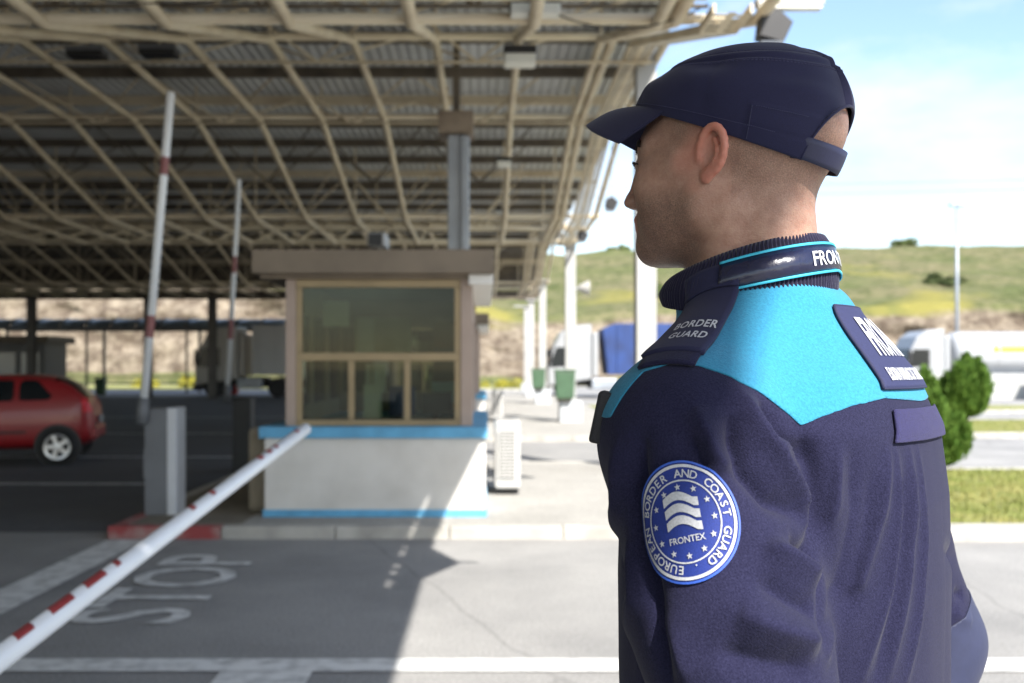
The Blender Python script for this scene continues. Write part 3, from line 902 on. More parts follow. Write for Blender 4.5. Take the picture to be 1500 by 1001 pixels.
# loudspeaker dish on the column
s = empty('loudspeaker', (2.62, 26.98, 3.72))
mb = MB(); mb.lathe([(0.05, -0.15), (0.09, -0.1), (0.20, 0.14), (0.205, 0.16), (0.02, 0.05)], 20, 'x', (0.05, 0, 0)); mb.build('horn', WHITEP, s, True)
MB().box(-0.165, -0.05, -0.03, 0.03, -0.03, 0.03).build('bracket', GREY_ST, s)
tag(s, 'white round horn fixed to the nearest white column', 'loudspeaker')

# ================================================================== vehicles
TYRE = mat('tyre rubber', (0.018, 0.018, 0.019), 0.8, var=0.2, vscale=20)
RIMS = mat('alloy rim', (0.62, 0.63, 0.65), 0.3, metal=0.7, var=0.1)
def wheel(parent, x, y, r, w, side, truck=False):
    """wheel in the x-z plane; side = +1/-1: outer face towards +y/-y"""
    e = bpy.data.objects.new('wheel', None); COL.objects.link(e); e.parent = parent; e.location = (x, y, r)
    mb = MB(); rr = r*0.66
    mb.lathe([(rr, -w/2), (r*0.93, -w/2), (r, -w*0.32), (r, w*0.32), (r*0.93, w/2), (rr, w/2)], 28, 'y'); mb.build('tyre', TYRE, e, True)
    o_ = side*w*0.42
    mb = MB(); mb.lathe([(rr*1.01, o_-0.02*side), (rr*1.01, o_+0.02*side), (rr*0.84, o_+side*0.015), (rr*0.84, o_-side*0.03)], 28, 'y', caps=False)
    mb.lathe([(rr*0.26, o_-0.01), (rr*0.24, o_+side*0.035), (0.01, o_+side*0.04)], 16, 'y')
    n = 8 if truck else 5
    for k in range(n):
        a = 2*math.pi*k/n
        ca, sa = math.cos(a), math.sin(a); hw = rr*(0.10 if truck else 0.17)
        pts = []
        for rad, hh in ((rr*0.15, hw*0.9), (rr*0.92, hw)):
            pts += [(rad*ca-hh*sa, rad*sa+hh*ca), (rad*ca+hh*sa, rad*sa-hh*ca)]
        y1_, y2_ = o_, o_+side*0.025
        vs = [(pts[i][0], yy, pts[i][1]) for yy in (y1_, y2_) for i in (0, 1, 3, 2)]
        mb.add(vs, [(0, 1, 2, 3), (4, 7, 6, 5), (0, 4, 5, 1), (1, 5, 6, 2), (2, 6, 7, 3), (3, 7, 4, 0)])
    mb.build('rim', RIMS, e)
    mb = MB(); mb.lathe([(rr*0.99, o_-side*0.028), (0.02, o_-side*0.028), (0.01, o_-side*0.035)], 24, 'y'); mb.build('brake_disc', BLACKPL, e)
    return e

def make_car():
    """hatchback; local x runs from tail (0) to nose (4.02); y across; the -y side faces the viewer"""
    car = empty('red_car')
    RED = mat('red car paint', (0.30, 0.014, 0.018), 0.38, var=0.10, vscale=2, coat=0.35)
    CGL = mat('dark car glass', (0.012, 0.015, 0.017), 0.15, spec=0.3)
    st = [0.0, 0.05, 0.16, 0.32, 0.50, 0.75, 1.1, 1.6, 2.1, 2.55, 2.9, 3.15, 3.5, 3.8, 3.96, 4.02]
    roof = np.interp(st, [0, .05, .16, .32, .50, .75, 1.1, 1.6, 2.1, 2.55, 2.95, 3.15, 3.5, 3.8, 3.96, 4.02], [.80, .97, 1.12, 1.28, 1.40, 1.45, 1.47, 1.465, 1.43, 1.30, 1.09, 1.02, .96, .88, .74, .60])
    belt = np.interp(st, [0, .05, .16, .32, .75, 2.1, 2.9, 3.15, 4.02], [.74, .92, .99, 1.01, 1.0, .96, .95, .93, .56])
    hw = np.interp(st, [0, .05, .16, .32, .75, 2.0, 3.2, 3.8, 3.96, 4.02], [.62, .74, .80, .83, .855, .86, .85, .78, .68, .58])
    bot = np.interp(st, [0, .05, .3, 3.7, 4.02], [.46, .34, .22, .22, .36])
    secs = []
    for i in range(len(st)):
        x, zr, zb_, w, zo = st[i], roof[i], min(belt[i], roof[i]-0.02), hw[i], bot[i]
        tum = min(0.20, max(0.02, (zr-zb_)*0.34))
        half = [(w*0.92, zo), (w*0.99, zo+(zb_-zo)*0.25), (w, zo+(zb_-zo)*0.6), (w*0.975, zb_), (w*0.975-tum*0.55, zb_+(zr-zb_)*0.55), (w*0.975-tum, zb_+(zr-zb_)*0.90), (w*0.55, zr-0.004), (0, zr+0.008*(zr > 1.2))]
        full = [(x, -y, z) for y, z in half]+[(x, y, z) for y, z in half[-2::-1]]
        secs.append(full)
    n = len(secs[0]); mb = MB()
    V = [p for s in secs for p in s]; Fq = []
    for i in range(len(secs)-1):
        for k in range(n-1): Fq.append((i*n+k, i*n+k+1, (i+1)*n+k+1, (i+1)*n+k))
        Fq.append((i*n+n-1, i*n, (i+1)*n, (i+1)*n+n-1))
    Fq.append(tuple(range(n))); Fq.append(tuple((len(secs)-1)*n+k for k in range(n)))
    mb.add(V, Fq)
    body_ = mb.build('car_body', RED, car, True)
    sub = body_.modifiers.new('ss', 'SUBSURF'); sub.levels = 2; sub.render_levels = 2
    dg = bpy.context.evaluated_depsgraph_get(); dg.update()
    ev = bpy.data.meshes.new_from_object(body_.evaluated_get(dg))
    body_.modifiers.clear(); body_.data = ev
    ev.polygons.foreach_set('use_smooth', [True]*len(ev.polygons))
    Vt, Tt, Nt = tri_arrays(ev)
    # refine the triangles once so that cut edges stay smooth
    def cut(name, poly, m, side, off=0.006, lim=0.25):
        f = poly_field(Vt[:, 0], Vt[:, 2], poly)
        f = np.where(Nt[:, 1]*side > lim, f, -0.02)
        v, fs = clip_extract(Vt, Tt, Nt, f, off)
        if fs: return np_mesh(name, v, fs, m, car)
    for side in (-1, 1):
        cut('side_window', [(0.58, 1.06), (1.12, 1.045), (1.12, 1.37), (0.86, 1.37)], CGL, side)
        cut('side_window', [(1.20, 1.04), (1.92, 1.02), (1.92, 1.36), (1.20, 1.37)], CGL, side)
        cut('side_window', [(2.0, 1.02), (2.78, 1.02), (2.32, 1.28), (2.0, 1.35)], CGL, side)
        cut('tail_light', [(0.03, 0.86), (0.17, 0.84), (0.20, 1.06), (0.12, 1.10)], mat('tail light', (0.60, 0.010, 0.018), 0.35), side, 0.008, 0.05)
        cut('sill_strip', [(0.95, 0.50), (3.0, 0.50), (3.0, 0.56), (0.95, 0.56)], BLACKPL, side, 0.012)
        for xx in (1.30, 2.15):
            MB().box(xx, xx+0.16, side*0.845-0.02, side*0.845+0.02, 0.90, 0.935).build('door_handle', RED, car, bevel=0.008)
        for xx in (0.54, 3.16):
            mb = MB(); mb.lathe([(0.355, side*0.70), (0.355, side*0.858), (0.34, side*0.862)], 28, 'y', (xx, 0, 0.31)); mb.build('wheel_arch', BLACKPL, car)
            wheel(car, xx, side*0.815, 0.305, 0.17, side)
    f = np.where((Nt[:, 0] < -0.15) & (np.abs(Vt[:, 1]) < 0.62), poly_field(Vt[:, 0], Vt[:, 2], [(0.1, 1.08), (0.6, 1.08), (0.6, 1.42), (0.1, 1.42)]), -0.02)
    v, fs = clip_extract(Vt, Tt, Nt, f, 0.006)
    if fs: np_mesh('rear_window', v, fs, CGL, car)
    MB().box(-0.03, 0.12, -0.70, 0.70, 0.40, 0.60).build('rear_bumper', RED, car, bevel=0.04, seg=3)
    MB().box(-0.036, -0.031, -0.26, 0.26, 0.66, 0.77).build('number_plate', mat('plate', (0.3,0.3,0.3),0.6), car)
    return car
car = make_car()
car.location = (-6.58, 17.0, 0.004); car.rotation_euler = (0, 0, math.pi+math.radians(15))
tag(car, 'red hatchback car at the left edge, its tail towards the booth', 'car')

def make_truck(name, cabc, label, trailer, tr_mat, tr_len, face=-1):
    """tractor and trailer; local x forward; cab nose at x=0, trailer behind (negative x)"""
    t = empty(name)
    CGL = mat('dark car glass', (0.012, 0.015, 0.017), 0.15, spec=0.3)
    mb = MB(); mb.prism([(-2.2, 0.95), (-0.02, 0.62), (0.0, 1.55), (-0.30, 2.62), (-0.62, 3.25), (-1.15, 3.62), (-2.2, 3.72)], -1.22, 1.22)
    mb.build('cab', cabc, t, bevel=0.10, seg=3)
    mb = MB(); mb.prism([(0.005, 1.60), (0.035, 1.62), (-0.26, 2.60), (-0.29, 2.58)], -1.08, 1.08); mb.build('windscreen', CGL, t)
    for s in (-1, 1):
        mb = MB(); mb.prism([(-1.30, 1.62), (-0.14, 1.55), (-0.28, 2.15), (-0.44, 2.56), (-1.30, 2.56)], s*1.222, s*1.235); mb.build('side_window', CGL, t)
        mb = MB(); mb.prism([(-1.36, 0.95), (-1.33, 0.95), (-1.33, 2.55), (-1.36, 2.55)], s*1.221, s*1.228); mb.build('door_seam', BLACKPL, t)
        MB().box(-1.25, -1.05, s*1.225-0.02, s*1.225+0.02, 1.45, 1.50).build('door_handle', BLACKPL, t)
        MB().box(-0.22, -0.06, s*1.42-0.10, s*1.42+0.10, 1.75, 2.45).build('mirror', BLACKPL, t, bevel=0.03)
        MB().tube([(-0.3, s*1.1, 2.5), (-0.14, s*1.42, 2.46)], 0.03, 6).build('mirror_arm', BLACKPL, t)
        MB().box(-0.06, 0.05, s*0.85-0.25, s*0.85+0.25, 0.62, 0.85).build('headlight', WHITEP, t, bevel=0.02)
        wheel(t, -0.95, s*1.02, 0.50, 0.32, s, True)
        wheel(t, -4.3, s*0.98, 0.50, 0.55, s, True)
    MB().box(-0.05, 0.10, -1.2, 1.2, 0.35, 0.62).build('bumper', BLACKPL, t, bevel=0.04)
    MB().box(-6.3, -0.2, -0.45, 0.45, 0.62, 0.95).build('chassis', BLACKPL, t)
    for s in (-1, 1): MB().box(-3.5, -2.2, s*0.95-0.28, s*0.95+0.28, 0.45, 1.0).build('fuel_tank', GREY_ST, t, bevel=0.08)
    MB().box(-2.55, -2.26, -1.1, 1.1, 1.1, 3.3).build('air_kit', cabc, t, bevel=0.05)
    x0 = -3.0
    if trailer == 'box':
        MB().box(x0-tr_len, x0, -1.25, 1.25, 1.15, 3.75).build('trailer_box', tr_mat, t, bevel=0.03)
        k = 0
        for k in range(int(tr_len/0.9)):
            for s in (-1, 1): MB().box(x0-0.4-0.9*k-0.04, x0-0.4-0.9*k+0.04, s*1.265-0.014, s*1.265+0.014, 1.2, 3.7).build('trailer_rib', tr_mat, t)
    elif trailer == 'tipper':
        mb = MB(); mb.prism([(x0-tr_len, 1.2), (x0, 1.2), (x0+0.25, 3.45), (x0-0.4, 3.75), (x0-tr_len, 3.75)], -1.25, 1.25); mb.build('trailer_box', tr_mat, t, bevel=0.04)
        for k in range(int(tr_len/0.9)):
            for s in (-1, 1): MB().box(x0-0.5-0.9*k-0.05, x0-0.5-0.9*k+0.05, s*1.27-0.019, s*1.27+0.019, 1.25, 3.7).build('trailer_rib', tr_mat, t)
    else:
        mb = MB(); mb.lathe([(0.3, x0-tr_len-0.25), (0.95, x0-tr_len-0.12), (1.18, x0-tr_len+0.1), (1.22, x0-tr_len+0.4), (1.22, x0-0.4), (1.18, x0-0.1), (0.95, x0+0.12), (0.3, x0+0.25)], 36, 'x', (0, 0, 2.35)); mb.build('tank', tr_mat, t, True)
        for xx in np.arange(x0-tr_len+0.8, x0-0.3, 1.6):
            mb = MB(); mb.lathe([(1.221, xx-0.04), (1.235, xx-0.03), (1.235, xx+0.03), (1.221, xx+0.04)], 36, 'x', (0, 0, 2.35)); mb.build('tank_band', tr_mat, t, True)
        for k, (cc, a0, a1, xa, xb) in enumerate((((0.70, 0.24, 0.012), 2, 26, -6.6, -3.9), ((0.62, 0.07, 0.02), 27, 33, -6.6, -3.9))):
            mo = mat('tank lettering %d' % k, cc, 0.4)
            for s in (-1, 1):
                V = []; Fq = []
                for i in range(9):
                    an = math.radians(a0+(a1-a0)*i/8)
                    for xx in (x0+xa+2.0, x0+xb+2.0): V.append((xx, s*1.226*math.cos(an), 2.35+1.226*math.sin(an)))
                for i in range(8): Fq.append((2*i, 2*i+1, 2*i+3, 2*i+2))
                np_mesh('tank_marking', V, Fq, mo, t)
        MB().box(x0-tr_len+0.3, x0-0.3, -1.0, 1.0, 0.95, 1.22).build('tank_cradle', GREY_ST, t)
    MB().box(x0-tr_len, x0-2.0, -1.2, 1.2, 0.85, 1.14).build('trailer_frame', BLACKPL, t)
    for xx in (x0-tr_len+1.3, x0-tr_len+2.6, x0-tr_len+3.9):
        for s in (-1, 1): wheel(t, xx, s*0.98, 0.50, 0.40, s, True)
    t.rotation_euler = (0, 0, math.pi)
    tag(t, label, 'truck', 'trucks parked around the crossing')
    return t
W_CAB = mat('white truck paint', (0.30, 0.31, 0.32), 0.35, var=0.06, vscale=1.5, coat=0.3)
D_CAB = mat('dull grey truck paint', (0.34, 0.33, 0.31), 0.45, var=0.1, vscale=1.5)
BLU_TR = mat('blue tipper body', (0.012, 0.042, 0.17), 0.6, col2=(0.008, 0.025, 0.10), vscale=1.4)
WH_TR = mat('white box trailer', (0.40, 0.41, 0.42), 0.45, var=0.1, vscale=1.0)
TANKM = mat('white tank', (0.42, 0.43, 0.44), 0.25, var=0.08, vscale=1.0, coat=0.3)
t1 = make_truck('grey_truck', D_CAB, 'grey lorry with pale box trailer in the shade left of the booth', 'box', WH_TR, 8.0); t1.location = (-15.1, 53.0, 0.0)
t2 = make_truck('white_truck', W_CAB, 'white lorry with blue tipper body behind the columns', 'tipper', BLU_TR, 7.5); t2.location = (3.15, 51.0, 0.0)
t3 = make_truck('tanker_truck', W_CAB, 'white tanker lorry with orange mark on its tank, at the right edge', 'tank', TANKM, 9.5); t3.location = (23.6, 57.0, 0.0)

# ================================================================== shelter and things at the far left
def shelter():
    s = empty('bus_shelter', (-28.6, 57.0, 0.0))
    FR = mat('dark shelter frame', (0.06, 0.065, 0.075), 0.5)
    PC = mat('bluish polycarbonate', (0.13, 0.16, 0.20), 0.35, var=0.2, vscale=1.5)
    L = 17.2
    for k in range(12):
        x0, x1 = L*k/12+0.04, L*(k+1)/12-0.04
        V = []; Fq = []
        for i in range(7):
            a = math.radians(15+i*20)
            for x in (x0, x1): V.append((x, 1.1-1.35*math.cos(a), 3.62+0.75*math.sin(a)))
        for i in range(6): Fq.append((2*i, 2*i+1, 2*i+3, 2*i+2))
        solid_ = np_mesh('roof_panel', V, Fq, PC, s); m = solid_.modifiers.new('s', 'SOLIDIFY'); m.thickness = 0.02
        mb = MB(); mb.tube([(x0-0.04, 1.1-1.37*math.cos(math.radians(15+i*20)), 3.62+0.76*math.sin(math.radians(15+i*20))) for i in range(7)], 0.035, 6); mb.build('roof_hoop', FR, s)
    MB().box(0, L, -0.27, -0.17, 3.68, 3.84).build('front_beam', FR, s); MB().box(0, L, 2.35, 2.45, 3.68, 3.84).build('rear_beam', FR, s)
    for x in (0.1, 5.9, 11.6, 17.0):
        MB().box(x-0.07, x+0.07, 2.33, 2.47, 0.0, 3.68).build('post', FR, s); MB().box(x-0.05, x+0.05, -0.27, -0.17, 0.0, 3.68).build('post', FR, s)
    for z in (0.55, 0.95):
        MB().box(0.1, L, 2.38, 2.42, z, z+0.06).build('rail', FR, s)
    tag(s, 'long bus shelter with curved bluish roof at the far left', 'shelter')
shelter()
k = empty('kiosk', (-27.5, 50.5, 0.0))
MB().box(0, 5.2, 0, 2.6, 0, 2.8).build('kiosk_wall', mat('dark kiosk', (0.10, 0.10, 0.10), 0.6), k)
for i in range(4): MB().box(0.4+1.2*i, 1.3+1.2*i, -0.03, -0.002, 0.9, 2.3).build('window', mat('kiosk pane', (0.22, 0.25, 0.27), 0.1), k)
MB().box(-0.3, 5.5, -0.5, 3.0, 2.801, 3.15).build('roof', BEIGE_D, k)
tag(k, 'dark low kiosk with windows behind the red car', 'kiosk')
for i, (x, lb, m_) in enumerate(((-21.4, 'green bin by the dark column, nearest to the red car', GREEN), (-14.6, 'green bin beside the raised barrier arm in the distance', GREEN), (-14.0, 'small red bin in the distance beside the green one', mat('red plastic', (0.35, 0.03, 0.03), 0.5)))):
    g = empty('waste_bin', (x, 55.5, 0.0))
    mb = MB(); mb.prism([(-0.22, 0.06), (0.22, 0.06), (0.28, 0.85), (-0.28, 0.85)], -0.22, 0.22); mb.build('bin_body', m_, g, bevel=0.03)
    MB().box(-0.30, 0.30, -0.26, 0.26, 0.851, 0.95).build('lid', m_, g, bevel=0.03)
    MB().box(-0.2, 0.2, -0.2, 0.2, 0.0, 0.061).build('foot', BLACKPL, g)
    tag(g, lb, 'bin', 'bins at the far roadside')
g = empty('waste_bin', (26.5, 46.5, 0.0))
mb = MB(); mb.prism([(-0.5, 0.1), (0.5, 0.1), (0.62, 1.15), (-0.62, 1.15)], -0.4, 0.4); mb.build('bin_body', mat('dark green bin', (0.02, 0.12, 0.06), 0.5), g, bevel=0.03)
MB().box(-0.66, 0.66, -0.45, 0.45, 1.151, 1.28).build('lid', mat('dark green bin', (0.02, 0.12, 0.06), 0.5), g, bevel=0.03)
MB().box(-0.4, 0.4, -0.3, 0.3, 0.0, 0.101).build('foot', BLACKPL, g)
tag(g, 'dark green bin in front of the long white wall, under the tanker', 'bin')
w = MB().box(20.5, 60.0, 47.5, 47.8, 0.0, 1.25).build('low_wall', WHITE_ST, None, bevel=0.02)
tag(w, 'long low white wall in front of the tanker lorry', 'wall')

# tall light mast on the right
p = empty('light_pole', (33.2, 70.0, 0.0))
MB().tube([(0, 0, 0), (0, 0, 12.9)], [0.16, 0.08], 12).build('mast', GREY_ST, p, True)
MB().box(-0.5, 0.5, -0.2, 0.2, 12.86, 13.05).build('lamp_head', GREY_ST, p, bevel=0.03)
tag(p, 'tall slender grey light mast against the sky on the right', 'light pole')
for dz in (0.0, 1.1):
    mb = MB(); mb.tube([(-60+180*t/30, 110.0+0.2*t, 21.0+dz+0.12*t-5.0*4*(t/30)*(1-t/30)*0.35) for t in range(31)], 0.02, 4)
    o = mb.build('overhead_wire', BLACKPL); tag(o, 'upper thin overhead wire crossing the sky' if dz else 'lower thin overhead wire crossing the sky', 'wire', 'overhead wires')
for i, x in enumerate((-60.0, 120.0)):
    o = MB().tube([(x, 110.0+6*i, hill_z(x, 110.0+6*i)-0.5), (x, 110.0+6*i, 26.0 if i else 22.2)], 0.12, 8).build('utility_pole', BEIGE_D)
    tag(o, 'dark utility pole at the ' + ('right' if i else 'left') + ' end of the overhead wires on the hill', 'utility pole', 'utility poles')

# ================================================================== plants
def leaf_material(name, a, b_):
    m = mat(name, a, 0.7, col2=b_, vscale=9, thr=(0.35, 0.65), spec=0.2)
    return m
THU = leaf_material('thuja green', (0.055, 0.120, 0.016), (0.110, 0.185, 0.030))
BARK = mat('bark', (0.11, 0.08, 0.055), 0.9, var=0.4, vscale=12, bump=0.5)
def thuja(loc, h, w, label, seed, n=16000):
    t = empty('thuja_shrub', loc)
    r = np.random.RandomState(seed)
    MB().tube([(0, 0, -0.05), (0.01, 0, h*0.35)], [0.06, 0.04], 8).build('trunk', BARK, t)
    # several upright flame-shaped spires grown together, each built of small upward sprays
    K = 9
    sp = [(0.0, 0.0, 1.0, 0.30)]
    for k in range(K-1):
        q = 2*math.pi*k/(K-1)+r.uniform(-.3, .3); d_ = w*r.uniform(0.20, 0.34)
        sp.append((d_*math.cos(q), d_*math.sin(q), r.uniform(0.62, 0.93), r.uniform(0.20, 0.27)))
    sp = np.array(sp); kk = r.randint(0, K, n)
    z = r.beta(1.1, 1.3, n); a = r.uniform(0, 6.283, n)
    prof_ = np.sin(np.pi*np.clip(z, 0, 1)**0.62)**0.8
    rad = w*sp[kk, 3]*prof_*r.uniform(0.3, 1.08, n)**0.45*(1+0.22*np.sin(a*5+z*9+kk*2.1))
    spread = 0.45+0.75*np.minimum(z*1.6, 1.0)
    P = np.stack([sp[kk, 0]*spread+rad*np.cos(a), sp[kk, 1]*spread+rad*np.sin(a), h*(0.05+0.95*z*sp[kk, 2])], 1)
    out = np.stack([0.8*np.cos(a), 0.8*np.sin(a), np.full(n, 2.0)], 1)+r.normal(0, 0.40, (n, 3))
    out /= np.linalg.norm(out, axis=1)[:, None]
    side = np.cross(out, r.normal(0, 1, (n, 3))); side /= np.linalg.norm(side, axis=1)[:, None]
    L = h*0.085*r.uniform(0.5, 1.6, n)[:, None]; W = L*0.13
    v = np.zeros((n, 4, 3)); v[:, 0] = P; v[:, 1] = P+out*L*0.5+side*W; v[:, 2] = P+out*L; v[:, 3] = P+out*L*0.5-side*W
    np_mesh('crown', v.reshape(-1, 3), np.arange(4*n).reshape(-1, 4), THU, t, False)
    tag(t, label, 'shrub', 'thuja shrubs on the lawns')
    return t
thuja((13.15, 27.2, 0.10), 1.80, 1.12, 'tall dark green egg shaped shrub right of the back, largest one', 4)
thuja((6.42, 14.2, 0.10), 1.12, 0.80, 'lighter green shrub cut off by the edge of the back', 5)
thuja((17.7, 36.0, 0.10), 1.75, 1.1, 'round green shrub half hidden behind the largest shrub', 6)
thuja((12.2, 27.6, 0.10), 1.45, 1.2, 'low green shrub between the back and the largest shrub', 7)
def bush(loc, s, seed, label, m, n=2600):
    t = empty('bush', loc)
    r = np.random.RandomState(seed)
    MB().tube([(0, 0, -0.3), (0, 0, s*0.5)], [0.05*s, 0.03*s], 6).build('stem', BARK, t)
    d = r.normal(0, 1, (n, 3)); d /= np.linalg.norm(d, axis=1)[:, None]
    c = r.normal(0, 0.45, (9, 3))*[1.2, 1, 0.45]*s
    k = r.randint(0, 9, n)
    P = c[k]+d*s*0.45*r.uniform(0.5, 1, n)[:, None]**0.4; P[:, 2] = np.abs(P[:, 2])+0.05
    o1 = r.normal(0, 1, (n, 3)); o1 /= np.linalg.norm(o1, axis=1)[:, None]; o2 = np.cross(o1, d)
    L = s*0.11
    v = np.stack([P-o1*L, P+o2*L*0.5, P+o1*L, P-o2*L*0.5], 1)
    np_mesh('foliage', v.reshape(-1, 3), np.arange(4*n).reshape(-1, 4), m, t, False)
    tag(t, label, 'bush', 'bushes on the hillside')
BUSHM = leaf_material('bush green', (0.07, 0.11, 0.03), (0.12, 0.14, 0.05))
BUSHD = leaf_material('bush dark', (0.05, 0.075, 0.025), (0.085, 0.10, 0.04))
for i, (x, y, s_, lb, m_) in enumerate((
        (58.5, 139.0, 1.5, 'rounded pale bush standing on the skyline beside the neck', BUSHM), (77.0, 138.0, 1.0, 'darker low bush on the skyline left of the mast', BUSHD),
        (86.0, 140.0, 0.9, 'sparse bush on the skyline right of the mast', BUSHD), (19.0, 139.0, 1.4, 'bush on the skyline between face and canopy', BUSHM),
        (46.0, 100.0, 1.6, 'dark bush low on the slope near the rock cut', BUSHD), (66.0, 104.0, 1.5, 'dark bush on the slope below the mast', BUSHD),
        (54.0, 94.0, 1.3, 'scrubby bush above the tanker cab', BUSHM), (16.5, 96.0, 1.3, 'scrubby bush above the white lorry cab', BUSHM))):
    bush((x, y, hill_z(x, y)-0.1), s_, 20+i, lb, m_)
FLOW = mat('yellow broom', (0.42, 0.36, 0.03), 0.8, col2=(0.16, 0.18, 0.03), vscale=6)
for i, (x, lb) in enumerate(((-19.5, 'yellow flowering clump leftmost under the shelter'), (-17.0, 'yellow flowering clump behind the raised arm'), (-14.4, 'yellow flowering clump left of the grey lorry'), (1.2, 'yellow flowering clump beside the booth roof, below the rocks'))):
    bush((x*1.22 if x < 0 else x, 70.0, 0.12), 0.9, 40+i, lb, FLOW, 1200)
# ================================================================== the officer
MAN_T = math.radians(35)
MAN_PHI = math.pi - MAN_T
MAN_LOC = Vector((0.298, 1.06, 0.14))
M_W = Matrix.Translation(MAN_LOC) @ Matrix.Rotation(MAN_PHI, 4, 'Z')
M_INV = M_W.inverted()
HEAD_YAW = math.radians(2)            # the head turned a little further away than the chest
HEAD_C = np.array([0.0350, 0.0245, 1.675])

def l2(x, y, z): return np.sqrt(x*x+y*y+z*z)
def smin(a, b, k):
    h = np.clip(0.5+0.5*(b-a)/k, 0, 1)
    return b+(a-b)*h-k*h*(1-h)
def smax(a, b, k): return -smin(-a, -b, k)
def ell(P, c, r):
    x, y, z = P[0]-c[0], P[1]-c[1], P[2]-c[2]
    k0 = l2(x/r[0], y/r[1], z/r[2]); k1 = l2(x/r[0]**2, y/r[1]**2, z/r[2]**2)+1e-9
    return k0*(k0-1)/k1
def cone(P, a, b, r1, r2):
    bx, by, bz = b[0]-a[0], b[1]-a[1], b[2]-a[2]
    x, y, z = P[0]-a[0], P[1]-a[1], P[2]-a[2]
    h = np.clip((x*bx+y*by+z*bz)/(bx*bx+by*by+bz*bz), 0, 1)
    return l2(x-bx*h, y-by*h, z-bz*h)-(r1+(r2-r1)*h)
def mir(P): return (P[0], np.abs(P[1]), P[2])

def surfnet(xs, ys, zs, Fv):
    nx, ny, nz = Fv.shape
    cs = (nx-1, ny-1, nz-1)
    acc = np.zeros((cs[0]*cs[1]*cs[2], 3)); cnt = np.zeros(cs[0]*cs[1]*cs[2])
    quads = []
    G = [xs, ys, zs]
    for ax in range(3):
        s0 = [slice(None)]*3; s1 = [slice(None)]*3
        s0[ax] = slice(0, -1); s1[ax] = slice(1, None)
        f0 = Fv[tuple(s0)]; f1 = Fv[tuple(s1)]
        idx = np.argwhere((f0 < 0) != (f1 < 0))
        a = f0[tuple(idx.T)]; b = f1[tuple(idx.T)]
        t = a/(a-b)
        pos = np.empty((len(idx), 3))
        for d in range(3): pos[:, d] = G[d][idx[:, d]]
        pos[:, ax] = G[ax][idx[:, ax]]*(1-t)+G[ax][idx[:, ax]+1]*t
        o1, o2 = [(1, 2), (2, 0), (0, 1)][ax]
        ids = []; ok_all = np.ones(len(idx), bool)
        for (d1, d2) in ((-1, -1), (0, -1), (0, 0), (-1, 0)):
            c = idx.copy(); c[:, o1] += d1; c[:, o2] += d2
            ok = np.ones(len(idx), bool)
            for d in range(3): ok &= (c[:, d] >= 0) & (c[:, d] < cs[d])
            flat = (c[:, 0]*cs[1]+c[:, 1])*cs[2]+c[:, 2]
            np.add.at(acc, flat[ok], pos[ok]); np.add.at(cnt, flat[ok], 1)
            ids.append(np.where(ok, flat, 0)); ok_all &= ok
        q = np.stack(ids, 1)
        flip = a > 0
        q[flip] = q[flip][:, ::-1]
        quads.append(q[ok_all])
    q = np.concatenate(quads)
    used = np.where(cnt > 0)[0]
    remap = np.full(len(cnt), -1); remap[used] = np.arange(len(used))
    return acc[used]/cnt[used][:, None], remap[q]

def relax(V, Q, it, lam=0.5):
    n = len(V)
    e = np.concatenate([Q[:, [0, 1]], Q[:, [1, 2]], Q[:, [2, 3]], Q[:, [3, 0]]])
    e = np.concatenate([e, e[:, ::-1]])
    deg = np.bincount(e[:, 0], minlength=n)[:, None]
    for k in range(it):
        for l in (lam, -lam*1.04):
            s = np.zeros_like(V)
            for d in range(3): s[:, d] = np.bincount(e[:, 0], weights=V[e[:, 1], d], minlength=n)
            V = V+l*(s/deg-V)
    return V

def grid_axis(segs):
    out = []
    for a, b, h in segs:
        out.append(np.arange(a, b-1e-6, h))
    out.append(np.array([segs[-1][1]]))
    return np.concatenate(out)

def rot2(x, y, a):
    return x*math.cos(a)-y*math.sin(a), x*math.sin(a)+y*math.cos(a)

def head_local(P):
    x, y = P[0]-HEAD_C[0], P[1]-HEAD_C[1]
    x, y = rot2(x, y, -HEAD_YAW)
    return (x, y, P[2]-HEAD_C[2])

def head_to_man(p):
    x, y = rot2(p[0], p[1], HEAD_YAW)
    return (x+HEAD_C[0], y+HEAD_C[1], p[2]+HEAD_C[2])

